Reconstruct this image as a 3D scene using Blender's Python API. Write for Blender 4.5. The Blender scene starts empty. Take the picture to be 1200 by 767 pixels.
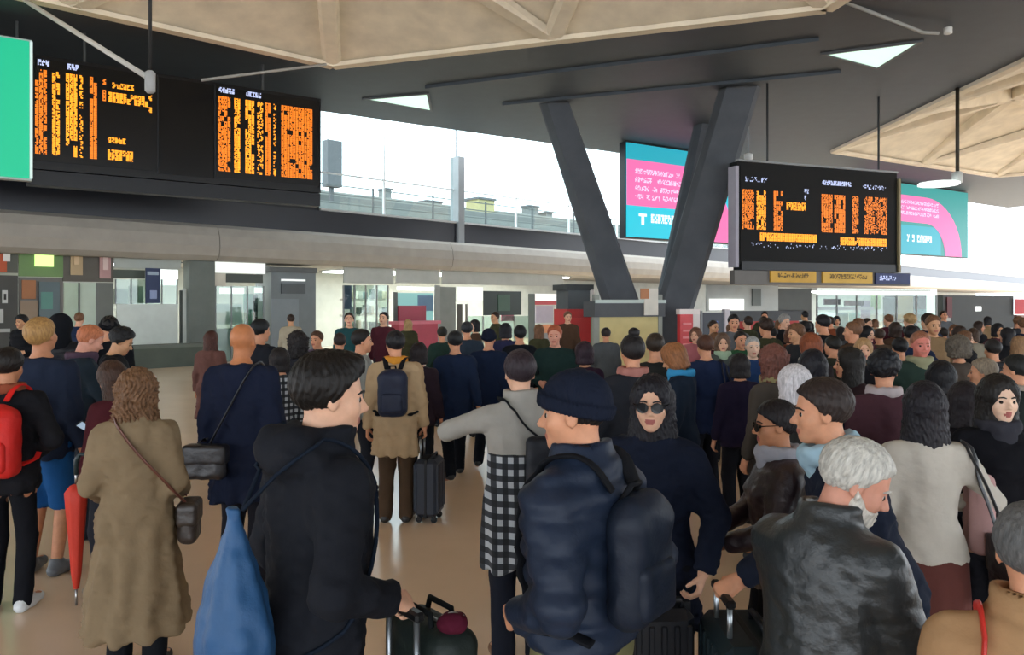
import bpy, math, random
import numpy as np
from mathutils import Matrix, Vector
from mathutils.geometry import tessellate_polygon

# ------------------------------------------------------------------ camera, world, light, exposure
scene = bpy.context.scene
COL = scene.collection
CAM_H, FPX, HORIZ = 2.0, 900.0, 355.0
cam = bpy.data.objects.new('camera', bpy.data.cameras.new('camera'))
COL.objects.link(cam)
cam.location = (0, 0, CAM_H)
cam.rotation_euler = (math.radians(90), 0, 0)
cam.data.sensor_width = 36.0
cam.data.lens = FPX / 1200 * 36.0
cam.data.shift_y = (HORIZ - 383.5) / 1200
cam.data.clip_end = 600
scene.camera = cam

world = bpy.data.worlds.new('overcast_sky')
scene.world = world
world.use_nodes = True
wn = world.node_tree
bgn = wn.nodes['Background']
bgn.inputs[0].default_value = (0.86, 0.93, 1.0, 1)
bgn.inputs[1].default_value = 3.0

vs = scene.view_settings
vs.view_transform = 'Standard'
vs.look = 'None'
vs.gamma = 1.0
vs.use_curve_mapping = False
vs.exposure = 0.85

# ------------------------------------------------------------------ materials
def lin(h):
    if isinstance(h, str):
        c = [int(h[i:i + 2], 16) / 255 for i in (0, 2, 4)]
    else:
        c = h
    return tuple((v / 12.92 if v <= 0.04045 else ((v + 0.055) / 1.055) ** 2.4) for v in c) + (1.0,)

MATS = {}
def mat(kind, color, rough=None, **kw):
    key = (kind, color, rough, tuple(sorted(kw.items())))
    if key in MATS:
        return MATS[key]
    m = bpy.data.materials.new(kind + '_' + str(color))
    m.use_nodes = True
    nt = m.node_tree
    N, L = nt.nodes, nt.links
    b = N['Principled BSDF']
    col = lin(color)
    b.inputs['Base Color'].default_value = col
    R = {'fabric': .85, 'leather': .42, 'skin': .5, 'hair': .55, 'plastic': .4, 'metal': .3, 'paint': .6,
         'concrete': .8, 'emit': .5, 'glass': .05, 'plaid': .85, 'floor': .22, 'screen': .3, 'nylon': .55}.get(kind, .6)
    if rough is not None:
        R = rough
    b.inputs['Roughness'].default_value = R
    def tex(scale, detail=3, stretch=None, rough_=.55):
        tc = N.new('ShaderNodeTexCoord'); mp = N.new('ShaderNodeMapping')
        if stretch: mp.inputs['Scale'].default_value = stretch
        n = N.new('ShaderNodeTexNoise'); n.inputs['Scale'].default_value = scale
        n.inputs['Detail'].default_value = detail; n.inputs['Roughness'].default_value = rough_
        L.new(tc.outputs['Object'], mp.inputs[0]); L.new(mp.outputs[0], n.inputs['Vector'])
        return n
    def vary(n, amt):
        r = N.new('ShaderNodeMapRange'); r.inputs[1].default_value = .3; r.inputs[2].default_value = .7
        r.inputs[3].default_value = 1 - amt; r.inputs[4].default_value = 1 + amt
        L.new(n.outputs['Fac'], r.inputs[0])
        mx = N.new('ShaderNodeMix'); mx.data_type = 'RGBA'; mx.blend_type = 'MULTIPLY'
        mx.inputs[0].default_value = 1; mx.inputs[6].default_value = col
        L.new(r.outputs[0], mx.inputs[7]); L.new(mx.outputs[2], b.inputs['Base Color'])
    def bump(n, s, dist=.01):
        bp = N.new('ShaderNodeBump'); bp.inputs['Strength'].default_value = s; bp.inputs['Distance'].default_value = dist
        L.new(n.outputs['Fac'], bp.inputs['Height']); L.new(bp.outputs[0], b.inputs['Normal'])
    if kind in ('fabric', 'nylon'):
        n = tex(9, 5); vary(n, .06); bump(tex(14, 6), .35, .02)
        b.inputs['Specular IOR Level'].default_value = .12 if kind == 'fabric' else .3
    elif kind == 'leather':
        n = tex(16, 6); vary(n, .08); bump(tex(11, 7), .45, .025)
        b.inputs['Specular IOR Level'].default_value = .6
    elif kind == 'skin':
        n = tex(22, 3); vary(n, .1)
        b.inputs['Subsurface Weight'].default_value = .08
        b.inputs['Subsurface Radius'].default_value = (.02, .008, .004)
        b.inputs['Specular IOR Level'].default_value = .3
    elif kind == 'hair':
        n = tex(30, 4, (3, 3, .5)); vary(n, .35); bump(n, .5, .01)
        b.inputs['Specular IOR Level'].default_value = .3
    elif kind == 'concrete':
        n = tex(1.3, 6); vary(n, .12); bump(tex(20, 6), .15, .02)
        b.inputs['Specular IOR Level'].default_value = .2
    elif kind == 'paint':
        n = tex(2.0, 4); vary(n, .07)
    elif kind == 'plastic':
        b.inputs['Specular IOR Level'].default_value = .3
    elif kind == 'metal':
        b.inputs['Metallic'].default_value = .85
    elif kind == 'emit':
        b.inputs['Emission Color'].default_value = col
        b.inputs['Emission Strength'].default_value = kw.get('e', 1.0)
        b.inputs['Base Color'].default_value = (col[0] * .3, col[1] * .3, col[2] * .3, 1)
    elif kind == 'glass':
        N.remove(b)
        out = N['Material Output']
        t = N.new('ShaderNodeBsdfTransparent'); g = N.new('ShaderNodeBsdfGlossy'); g.inputs['Roughness'].default_value = .03
        t.inputs[0].default_value = col
        mx = N.new('ShaderNodeMixShader'); mx.inputs[0].default_value = .06
        L.new(t.outputs[0], mx.inputs[1]); L.new(g.outputs[0], mx.inputs[2])
        L.new(mx.outputs[0], out.inputs[0])
    elif kind == 'plaid':
        tc = N.new('ShaderNodeTexCoord'); sx = N.new('ShaderNodeSeparateXYZ'); L.new(tc.outputs['Object'], sx.inputs[0])
        def stripe(o, period):
            m1 = N.new('ShaderNodeMath'); m1.operation = 'MULTIPLY'; m1.inputs[1].default_value = 1 / period; L.new(o, m1.inputs[0])
            m2 = N.new('ShaderNodeMath'); m2.operation = 'FRACT'; L.new(m1.outputs[0], m2.inputs[0])
            m3 = N.new('ShaderNodeMath'); m3.operation = 'GREATER_THAN'; m3.inputs[1].default_value = .5; L.new(m2.outputs[0], m3.inputs[0])
            return m3.outputs[0]
        ad = N.new('ShaderNodeMath'); ad.operation = 'ADD'
        L.new(stripe(sx.outputs[0], .058), ad.inputs[0]); L.new(stripe(sx.outputs[2], .066), ad.inputs[1])
        cr = N.new('ShaderNodeValToRGB'); cr.color_ramp.interpolation = 'CONSTANT'
        e = cr.color_ramp.elements
        e[0].position = 0; e[0].color = lin('111418'); e[1].position = .3; e[1].color = lin('2c3036')
        e2 = cr.color_ramp.elements.new(.8); e2.color = lin('a9adb2')
        dv = N.new('ShaderNodeMath'); dv.operation = 'MULTIPLY'; dv.inputs[1].default_value = .5
        L.new(ad.outputs[0], dv.inputs[0]); L.new(dv.outputs[0], cr.inputs[0]); L.new(cr.outputs[0], b.inputs['Base Color'])
    elif kind == 'floor':
        n = tex(.35, 5, None, .6); vary(n, .10)
        br = N.new('ShaderNodeTexBrick'); tc = N.new('ShaderNodeTexCoord'); L.new(tc.outputs['Object'], br.inputs[0])
        br.inputs['Scale'].default_value = 1.0; br.offset = 0
        br.inputs['Brick Width'].default_value = .9; br.inputs['Row Height'].default_value = .9
        br.inputs['Mortar Size'].default_value = .006
        bp = N.new('ShaderNodeBump'); bp.inputs['Strength'].default_value = .15; bp.inputs['Distance'].default_value = .003; bp.invert = True
        L.new(br.outputs['Fac'], bp.inputs['Height']); L.new(bp.outputs[0], b.inputs['Normal'])
        b.inputs['Specular IOR Level'].default_value = kw.get('spec', .6)
    MATS[key] = m
    return m

# ------------------------------------------------------------------ objects
ROOTLOC = {}
def tag(o, label=None, cat=None, group=None, kind=None):
    if label: o['label'] = label
    if cat: o['category'] = cat
    if group: o['group'] = group
    if kind: o['kind'] = kind
    return o

def empty(name, loc, label=None, cat=None, group=None, kind=None, rz=0.0, sc=1.0):
    o = bpy.data.objects.new(name, None)
    o.empty_display_size = .2
    COL.objects.link(o)
    o.location = loc; o.rotation_euler = (0, 0, rz); o.scale = (sc, sc, sc)
    ROOTLOC[o.name] = np.array(loc, float)
    return tag(o, label, cat, group, kind)

def raw_mesh(name, V, F, smooth=False):
    me = bpy.data.meshes.new(name)
    if isinstance(F, np.ndarray) and len(F):
        k = F.shape[1]; n = len(F)
        me.vertices.add(len(V)); me.vertices.foreach_set('co', np.ascontiguousarray(V, np.float32).ravel())
        me.loops.add(n * k); me.loops.foreach_set('vertex_index', np.ascontiguousarray(F, np.int32).ravel())
        me.polygons.add(n); me.polygons.foreach_set('loop_start', np.arange(0, n * k, k, dtype=np.int32))
        me.update(calc_edges=True)
    else:
        me.from_pydata([tuple(v) for v in V], [], [tuple(f) for f in F])
        me.update()
    if smooth:
        me.polygons.foreach_set('use_smooth', np.ones(len(me.polygons), bool))
    return me

def mk(name, V, F, m, parent=None, smooth=False, label=None, cat=None, group=None, kind=None):
    """one mesh object from world-space vertices; origin at the parent's origin or at its own base centre"""
    V = np.asarray(V, float)
    if parent is not None:
        o0 = ROOTLOC[parent.name]
    else:
        o0 = np.array([(V[:, 0].min() + V[:, 0].max()) / 2, (V[:, 1].min() + V[:, 1].max()) / 2, V[:, 2].min()])
    me = raw_mesh(name, V - o0, F, smooth)
    me.materials.append(m)
    o = bpy.data.objects.new(name, me)
    COL.objects.link(o)
    ROOTLOC[o.name] = o0
    if parent is not None:
        o.parent = parent          # the parents used here are never rotated or scaled
        o.location = (0, 0, 0)
    else:
        o.location = o0
    return tag(o, label, cat, group, kind)

BOXF = [(0, 3, 2, 1), (4, 5, 6, 7), (0, 1, 5, 4), (1, 2, 6, 5), (2, 3, 7, 6), (3, 0, 4, 7)]
class Geo:
    """collects shapes into one mesh"""
    def __init__(s): s.V = []; s.F = []
    def add(s, V, F):
        n = len(s.V); s.V += [tuple(v) for v in V]; s.F += [tuple(i + n for i in f) for f in F]; return s
    def box8(s, c): return s.add(c, BOXF)
    def box(s, x0, x1, y0, y1, z0, z1):
        return s.box8([(x0, y0, z0), (x1, y0, z0), (x1, y1, z0), (x0, y1, z0), (x0, y0, z1), (x1, y0, z1), (x1, y1, z1), (x0, y1, z1)])
    def bevbox(s, x0, x1, y0, y1, z0, z1, b):
        """box with chamfered edges"""
        V = []; idx = {}
        for i, x in enumerate((x0, x1)):
            for j, y in enumerate((y0, y1)):
                for k, z in enumerate((z0, z1)):
                    sx, sy, sz = (b if i == 0 else -b), (b if j == 0 else -b), (b if k == 0 else -b)
                    idx[i, j, k] = len(V)
                    V += [(x, y + sy, z + sz), (x + sx, y, z + sz), (x + sx, y + sy, z)]
        F = []
        for a in range(3):
            for e in (0, 1):
                q = []
                for (p, r) in ((0, 0), (1, 0), (1, 1), (0, 1)):
                    t = [0, 0, 0]; t[a] = e; t[(a + 1) % 3] = p; t[(a + 2) % 3] = r
                    q.append(idx[tuple(t)] + a)
                F.append(q if e else q[::-1])
        for a in range(3):
            b1, c1 = (a + 1) % 3, (a + 2) % 3
            for p in (0, 1):
                for r in (0, 1):
                    t0 = [0, 0, 0]; t0[b1] = p; t0[c1] = r; t1 = list(t0); t1[a] = 1
                    q = [idx[tuple(t0)] + b1, idx[tuple(t1)] + b1, idx[tuple(t1)] + c1, idx[tuple(t0)] + c1]
                    F.append(q if (p ^ r) else q[::-1])
        for k in idx:
            q = [idx[k], idx[k] + 1, idx[k] + 2]
            F.append(q if (sum(k) % 2 == 1) else q[::-1])
        return s.add(V, F)
    def tube(s, pts, r, n=8, r2=None, caps=True):
        pts = [np.array(p, float) for p in pts]; V = []; F = []
        m = len(pts)
        up = None
        for i, p in enumerate(pts):
            d = pts[min(i + 1, m - 1)] - pts[max(i - 1, 0)]; d /= (np.linalg.norm(d) + 1e-9)
            if up is None:
                up = np.array([0, 0, 1.]) if abs(d[2]) < .9 else np.array([1., 0, 0])
            a = np.cross(d, up); a /= (np.linalg.norm(a) + 1e-9); bb = np.cross(a, d); up = bb
            rr = r if not hasattr(r, '__len__') else r[i]
            rb = rr if r2 is None else r2
            for k in range(n):
                t = 2 * math.pi * k / n
                V.append(p + a * rr * math.cos(t) + bb * rb * math.sin(t))
        for i in range(m - 1):
            for k in range(n):
                k2 = (k + 1) % n
                F.append((i * n + k, i * n + k2, (i + 1) * n + k2, (i + 1) * n + k))
        if caps:
            F.append(tuple(range(n))[::-1]); F.append(tuple((m - 1) * n + k for k in range(n)))
        return s.add(V, F)
    @staticmethod
    def soft(pts, n=2):
        """rounds the corners of a polyline"""
        P = [np.array(p, float) for p in pts]
        for _ in range(n):
            Q = [P[0]]
            for a, b in zip(P[:-1], P[1:]): Q += [a * .75 + b * .25, a * .25 + b * .75]
            P = Q + [P[-1]]
        return P
    def lathe(s, prof, c, n=16):
        """profile of (r, z) turned about the vertical through c"""
        V = []; F = []
        for r, z in prof:
            for k in range(n):
                t = 2 * math.pi * k / n
                V.append((c[0] + r * math.cos(t), c[1] + r * math.sin(t), c[2] + z))
        for i in range(len(prof) - 1):
            for k in range(n):
                k2 = (k + 1) % n
                F.append((i * n + k, i * n + k2, (i + 1) * n + k2, (i + 1) * n + k))
        F.append(tuple(range(n))[::-1]); F.append(tuple((len(prof) - 1) * n + k for k in range(n)))
        return s.add(V, F)
    def xf(s, M):
        s.V = [tuple(M @ Vector(v)) for v in s.V]; return s
    def obj(s, name, m, parent=None, **kw):
        return mk(name, s.V, s.F, m, parent, **kw)

class Frame:
    """a vertical plane: origin (x, y), unit direction u along it; n points to the hall"""
    def __init__(s, o, u):
        s.o = np.array(o, float); s.u = np.array(u, float) / np.linalg.norm(u); s.n = np.array([s.u[1], -s.u[0]])
    @staticmethod
    def vp(x0, Y0, vpx):
        return Frame(((x0 - 600) / FPX * Y0, Y0), ((vpx - 600) / FPX, 1.0))
    def pt(s, u, off, z):
        p = s.o + s.u * u + s.n * off
        return (p[0], p[1], z)
    def px(s, x, off=0.0):
        """distance along the plane at which the ray of image column x meets it"""
        k = (x - 600) / FPX; o = s.o + s.n * off
        return (k * o[1] - o[0]) / (s.u[0] - k * s.u[1])
    def z(s, x, y, off=0.0):
        p = s.pt(s.px(x, off), off, 0)
        return CAM_H + (HORIZ - y) * p[1] / FPX
    def box(s, g, u0, u1, o0, o1, z0, z1):
        return g.box8([s.pt(u0, o1, z0), s.pt(u1, o1, z0), s.pt(u1, o0, z0), s.pt(u0, o0, z0),
                       s.pt(u0, o1, z1), s.pt(u1, o1, z1), s.pt(u1, o0, z1), s.pt(u0, o0, z1)])
    def bx(s, name, u0, u1, o0, o1, z0, z1, m, parent=None, **kw):
        return s.box(Geo(), u0, u1, o0, o1, z0, z1).obj(name, m, parent, **kw)

def at(x, y, Y):
    return np.array([(x - 600) / FPX * Y, Y, CAM_H + (HORIZ - y) * Y / FPX])

# ------------------------------------------------------------------ distance fields and their surface
def smin(a, b, k):
    h = np.clip(.5 + .5 * (b - a) / k, 0, 1)
    return b + (a - b) * h - k * h * (1 - h)
def smax(a, b, k): return -smin(-a, -b, k)
def rc(p, a, b, ra, rb):
    a = np.asarray(a, np.float32); ba = np.asarray(b, np.float32) - a
    pa = p - a
    t = np.clip(pa @ ba / max(float(ba @ ba), 1e-9), 0, 1)
    return np.sqrt(((pa - t[:, None] * ba) ** 2).sum(1)) - (ra + (rb - ra) * t)
def ell(p, c, r, R=None):
    q = p - np.asarray(c, np.float32)
    if R is not None: q = q @ np.asarray(R, np.float32)
    r = np.asarray(r, np.float32)
    k0 = np.sqrt(((q / r) ** 2).sum(1)); k1 = np.sqrt(((q / (r * r)) ** 2).sum(1)) + 1e-6
    return k0 * (k0 - 1) / k1
def rbox(p, c, b, r):
    q = np.abs(p - np.asarray(c, np.float32)) - (np.asarray(b, np.float32) - r)
    return np.sqrt((np.maximum(q, 0) ** 2).sum(1)) + np.minimum(q.max(1), 0) - r
def local(p, c, rad, fn, far=.07):
    """evaluate fn only near the sphere (c, rad)"""
    d = np.sqrt(((p - np.asarray(c, np.float32)) ** 2).sum(1)) - rad + far
    m = d < 2 * far
    if m.any(): d[m] = fn(p[m])
    return d
def wav(p, f, s=0.0):
    x, y, z = p[:, 0] * f, p[:, 1] * f, p[:, 2] * f
    return (np.sin(x + 1.7 * np.sin(y * .8 + s) + s) * np.sin(y * 1.1 + 1.3 * np.sin(z * .9 + 2 * s) + 1.3) * np.sin(z + 1.5 * np.sin(x * .7 + s) + 2.1))

def nets(fn, lo, hi, h):
    """surface nets of the zero level of fn, evaluated only near the surface"""
    B = 4
    lo = np.asarray(lo, float) - 2 * h
    nb = np.ceil((np.asarray(hi, float) + 2 * h - lo) / (h * B)).astype(int) + 1
    ax = [lo[i] + (np.arange(nb[i]) * B + (B - 1) / 2) * h for i in range(3)]
    C = np.stack(np.meshgrid(*ax, indexing='ij'), -1).reshape(-1, 3).astype(np.float32)
    d = fn(C).reshape(nb)
    act = np.abs(d) < B * h * 1.75
    F = np.repeat(np.repeat(np.repeat(d, B, 0), B, 1), B, 2).astype(np.float32)
    ids = np.argwhere(act)
    off = np.stack(np.meshgrid(range(B), range(B), range(B), indexing='ij'), -1).reshape(-1, 3)
    fi = (ids[:, None, :] * B + off[None]).reshape(-1, 3)
    P = (lo + fi * h).astype(np.float32)
    F[fi[:, 0], fi[:, 1], fi[:, 2]] = fn(P)
    F[0] = F[-1] = 1; F[:, 0] = F[:, -1] = 1; F[:, :, 0] = F[:, :, -1] = 1
    S = F < 0
    n = np.array(F.shape)
    cnt = np.zeros(n - 1, np.int8)
    for i in (0, 1):
        for j in (0, 1):
            for k in (0, 1):
                cnt += S[i:n[0] - 1 + i, j:n[1] - 1 + j, k:n[2] - 1 + k]
    cells = np.argwhere((cnt > 0) & (cnt < 8))
    idx = np.full(n - 1, -1, np.int32)
    idx[cells[:, 0], cells[:, 1], cells[:, 2]] = np.arange(len(cells))
    acc = np.zeros((len(cells), 3)); num = np.zeros(len(cells))
    cor = [(i, j, k) for i in (0, 1) for j in (0, 1) for k in (0, 1)]
    for a in cor:
        for axis in range(3):
            if a[axis]: continue
            b = list(a); b[axis] = 1
            fa = F[cells[:, 0] + a[0], cells[:, 1] + a[1], cells[:, 2] + a[2]]
            fb = F[cells[:, 0] + b[0], cells[:, 1] + b[1], cells[:, 2] + b[2]]
            m = (fa < 0) != (fb < 0)
            t = np.where(m, fa / np.where(m, fa - fb, 1), 0)
            q = np.tile(np.array(a, float), (len(cells), 1)); q[:, axis] += t
            acc += q * m[:, None]; num += m
    V = lo + (cells + acc / num[:, None]) * h
    Q = []
    for axis in range(3):
        sl0 = [slice(1, n[i] - 1) for i in range(3)]; sl0[axis] = slice(0, n[axis] - 1)
        sl1 = list(sl0); sl1[axis] = slice(1, n[axis])
        s0, s1 = S[tuple(sl0)], S[tuple(sl1)]
        e = np.argwhere(s0 != s1)
        flip = s0[e[:, 0], e[:, 1], e[:, 2]]
        base = e.copy()
        for i in range(3):
            if i != axis: base[:, i] += 1
        u, v = (axis + 1) % 3, (axis + 2) % 3
        q = []
        for (du, dv) in ((-1, -1), (0, -1), (0, 0), (-1, 0)):
            c = base.copy(); c[:, u] += du; c[:, v] += dv
            q.append(idx[c[:, 0], c[:, 1], c[:, 2]])
        q = np.stack(q, 1)
        q[~flip] = q[~flip][:, ::-1]
        Q.append(q)
    return V, np.concatenate(Q).astype(np.int32)
# ------------------------------------------------------------------ the setting
rnd = random.Random(7)
WALL = Frame(((0 - 600) / FPX * 21.43, 21.43), (0.712, 0.702))
CEIL = 9.0
SLATE = mat('paint', '3e4750')
CREAM = mat('concrete', 'e6dcc8')
CREAM2 = CREAM
BLACK = mat('plastic', '0c0d10', .35)
GREYF = mat('paint', 'a09a90')
DKBAND = mat('paint', '181c26', .4)

# floor: warm polished stone; the pale area is the glazing mirrored in it
mk('floor', [(-70, -40, 0), (130, -40, 0), (130, 140, 0), (-70, 140, 0)], [(0, 1, 2, 3)], mat('floor', 'f2d6b8', .24, spec=.9), kind='structure')

# ceiling slab with two hexagonal coffers
def hexa(v, ang, L):
    """hexagon with a corner at v whose inside lies along ang"""
    c = np.array(v) + L * np.array([math.cos(ang), math.sin(ang)])
    return c, [c + L * np.array([math.cos(ang + math.pi + k * math.pi / 3), math.sin(ang + math.pi + k * math.pi / 3)]) for k in range(6)]
HEX = [hexa((-5.25, 22.5), math.radians(281), 13.4), hexa((14.75, 35.2), math.radians(330), 13.6)]
ed = np.array([12.2, 8.0]) / np.linalg.norm([12.2, 8.0])
e0 = np.array([-7.0, 28.0])
outer = [e0 - ed * 34, (-36, -22), (46, -22), (46, 40), e0 + ed * 52]
polys = [[Vector((p[0], p[1], 0)) for p in outer]] + [[Vector((p[0], p[1], 0)) for p in h[1][::-1]] for h in HEX]
tri = tessellate_polygon(polys)
flat = [p for poly in polys for p in poly]
V = [(p.x, p.y, CEIL) for p in flat] + [(p.x, p.y, CEIL + .5) for p in flat]
n0 = len(flat)
F = []
for t in tri:
    a, b, c = [flat[i] for i in t]
    t = tuple(t) if ((b - a).cross(c - a)).z < 0 else tuple(t)[::-1]
    F.append(t); F.append(tuple(i + n0 for i in t[::-1]))
no = len(outer)
for i in range(no):
    j = (i + 1) % no
    F.append((i, j, j + n0, i + n0))
ceiling = mk('ceiling', V, F, SLATE, kind='structure')
# slightly proud joints that run along the slab
for (x0, y0, x1, y1) in ((500, 101, 960, 45), (590, 121, 985, 83)):
    Y0, Y1 = FPX * 7 / (HORIZ - y0), FPX * 7 / (HORIZ - y1)
    a, b = at(x0, y0, Y0), at(x1, y1, Y1)
    d = (b - a)[:2]; d /= np.linalg.norm(d); nn = np.array([-d[1], d[0]]) * .11
    g = Geo().box8([(a[0] - nn[0], a[1] - nn[1], CEIL - .1), (b[0] - nn[0], b[1] - nn[1], CEIL - .1), (b[0] + nn[0], b[1] + nn[1], CEIL - .1), (a[0] + nn[0], a[1] + nn[1], CEIL - .1),
                    (a[0] - nn[0], a[1] - nn[1], CEIL + .02), (b[0] - nn[0], b[1] - nn[1], CEIL + .02), (b[0] + nn[0], b[1] + nn[1], CEIL + .02), (a[0] + nn[0], a[1] + nn[1], CEIL + .02)])
    g.obj('ceiling_joint', SLATE, ceiling)

def coffer(c, P, rise):
    ring = []
    for k in range(6):
        a, b = P[k], P[(k + 1) % 6]
        ring += [(*a, CEIL), (*((a + b) / 2), CEIL)]
    inner = [(*((P[k] + c) / 2), CEIL + rise * .8) for k in range(6)]
    top = (*c, CEIL + rise)
    T = []
    for k in range(6):
        v, mnext, mprev = ring[2 * k], ring[2 * k + 1], ring[2 * k - 1]
        i0, i1 = inner[k], inner[(k + 1) % 6]
        T += [(v, mnext, i0), (v, i0, mprev), (mnext, i1, i0), (i0, i1, top)]
    E = {}
    for t in T:
        t = [np.array(q, float) for q in t]
        nrm = np.cross(t[1] - t[0], t[2] - t[0]); nrm /= np.linalg.norm(nrm)
        if nrm[2] > 0: nrm = -nrm; t = t[::-1]
        up = -nrm * .14
        V = [tuple(q) for q in t] + [tuple(q + up) for q in t]
        mk('ceiling_panel', V, [(0, 1, 2), (5, 4, 3), (0, 3, 4, 1), (1, 4, 5, 2), (2, 5, 3, 0)], CREAM, ceiling)
        for a in range(3):
            E[tuple(sorted((tuple(np.round(t[a], 3)), tuple(np.round(t[(a + 1) % 3], 3)))))] = 1
    for a, b in E:
        edge = abs(a[2] - CEIL) < .01 and abs(b[2] - CEIL) < .01
        r = .16 if edge else .30
        a, b = np.array(a), np.array(b)
        g = Geo()
        d = (b - a) / np.linalg.norm(b - a); s = np.cross(d, (0, 0, 1)); s /= np.linalg.norm(s); w = s * r
        da, db = [np.array([0, 0, -(.12 if edge or abs(q[2] - CEIL) < .01 else .55)]) for q in (a, b)]; sm = .6
        if edge:
            g.box8([a - w + da, b - w + db, b + w + db, a + w + da, a - w, b - w, b + w, a + w])
        else:
            g.box8([a - w * sm + da, b - w * sm + db, b + w * sm + db, a + w * sm + da, a - w, b - w, b + w, a + w])
        g.obj('ceiling_rib', CREAM2, ceiling)
for c, P in HEX:
    coffer(c, P, 2.4)

# triangular lamps let into the slab
def tri_lamp(pts, label):
    c = np.mean([at(x, y, FPX * 7 / (HORIZ - y)) for x, y in pts], axis=0)
    P = [at(x, y, FPX * 7 / (HORIZ - y)) for x, y in pts]
    root = empty('ceiling_lamp', (c[0], c[1], CEIL), label, 'ceiling lamp', 'triangular ceiling lamps')
    def ringz(k, z): return [(c[0] + (p[0] - c[0]) * k, c[1] + (p[1] - c[1]) * k, z) for p in P]
    V = ringz(1.12, CEIL - .06) + ringz(1.0, CEIL - .06) + ringz(1.12, CEIL + .02) + ringz(1.0, CEIL + .02)
    F = []
    for i in range(3):
        j = (i + 1) % 3
        F += [(i, j, 3 + j, 3 + i), (i, 6 + i, 6 + j, j), (3 + i, 3 + j, 9 + j, 9 + i)]
    mk('lamp_frame', V, F, mat('paint', '55585c'), root)
    V = ringz(1.0, CEIL - .03) + ringz(1.0, CEIL + .0)
    mk('lamp_diffuser', V, [(0, 1, 2), (5, 4, 3), (0, 3, 4, 1), (1, 4, 5, 2), (2, 5, 3, 0)], mat('emit', 'c2e6d0', e=LAMP_E), root)
    return root
LAMP_E = .8
tri_lamp([(968, 62), (1076, 48), (1028, 78)], 'large pale green triangular lamp set in the dark ceiling above the departure board')
tri_lamp([(430, 115), (500, 109), (504, 128)], 'small white triangular lamp in the dark ceiling beside the glazing')
# the same lamps go on over the rest of the slab, above and behind the camera
for k, (x, y) in enumerate([(-20, 13), (14.5, 4), (-15, -9), (4, -11), (22, -6), (27, 11.5)]):
    s = 1.6
    root = empty('ceiling_lamp_offscreen', (x, y, CEIL), 'triangular lamp in the ceiling over the rear of the hall', 'ceiling lamp', 'triangular ceiling lamps')
    tp = [(x + s * math.cos(a), y + s * math.sin(a)) for a in (.3, 2.4, 4.5)]
    mk('lamp_diffuser', [(a, b, CEIL - .04) for a, b in tp] + [(a, b, CEIL) for a, b in tp],
       [(0, 2, 1), (3, 4, 5), (0, 1, 4, 3), (1, 2, 5, 4), (2, 0, 3, 5)], mat('emit', 'c2e6d0', e=LAMP_E), root)

# ------------------------------------------------------------------ long shop wall: fascia, dark band, clerestory glazing
uL, uR = -14.0, 118.0
wall_main = empty('wall_shopfronts', WALL.pt(0, 0, 0), kind='structure')
fas = []
g = Geo()
# curved fascia section (offset toward the hall, height)
prof = [(-.3, 3.4), (.35, 3.4), (.55, 3.55), (.62, 3.85), (.58, 4.2), (.45, 4.48), (.2, 4.6), (-.3, 4.6)]
cuts = [uL, -4, 6, 16, 28, 42, 60, 85, uR]
for i in range(len(cuts) - 1):
    a, b = cuts[i] + .012, cuts[i + 1] - .012
    V = [WALL.pt(a, o, z) for o, z in prof] + [WALL.pt(b, o, z) for o, z in prof]
    k = len(prof)
    F = [(j, (j + 1) % k, k + (j + 1) % k, k + j) for j in range(k)] + [tuple(range(k))[::-1], tuple(range(k, 2 * k))]
    mk('fascia_panel', V, F, GREYF, wall_main)
WALL.bx('fascia_soffit', uL, uR, -6, -.3, 3.4, 3.55, mat('paint', '8d8c88'), wall_main)
WALL.bx('dark_band', uL, uR, -.5, -.1, 4.6, 5.45, DKBAND, wall_main)
WALL.bx('upper_panel', uL, WALL.px(376), -.5, -.12, 5.45, 9.03, mat('plastic', '15181d', .35), wall_main)
WALL.bx('band_ledge', WALL.px(376), uR, -.5, -.02, 5.45, 5.53, mat('paint', 'b9bbbb'), wall_main)

# glazing: panes between mullions
win = empty('window_1', WALL.pt(WALL.px(376), 0, 5.5), kind='structure')
mxs = [376, 455, 540, 610, 672, 728, 790, 850, 905, 955, 1000, 1045, 1085, 1125, 1160, 1195, 1225]
GL = mat('glass', 'eef6f6')
ALU = mat('paint', '8b9092', .45)
for i in range(len(mxs) - 1):
    a, b = WALL.px(mxs[i]), WALL.px(mxs[i + 1])
    WALL.bx('pane', a + .05, b - .05, -.32, -.29, 5.53, 10.6, GL, win)
for i, x in enumerate(mxs):
    a = WALL.px(x)
    if x == 540:
        WALL.bx('mullion', a - .17, a + .17, -.5, .05, 4.5, 8.35, ALU, win)
        WALL.bx('mullion', a - .03, a + .03, -.36, -.25, 8.35, 10.6, ALU, win)
    else:
        WALL.bx('mullion', a - .03, a + .03, -.36, -.25, 5.53, 10.6, mat('paint', 'd5dada'), win)
WALL.bx('transom', WALL.px(376), WALL.px(1225), -.35, -.26, 6.9, 6.95, mat('paint', 'd5dada'), win)

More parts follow.
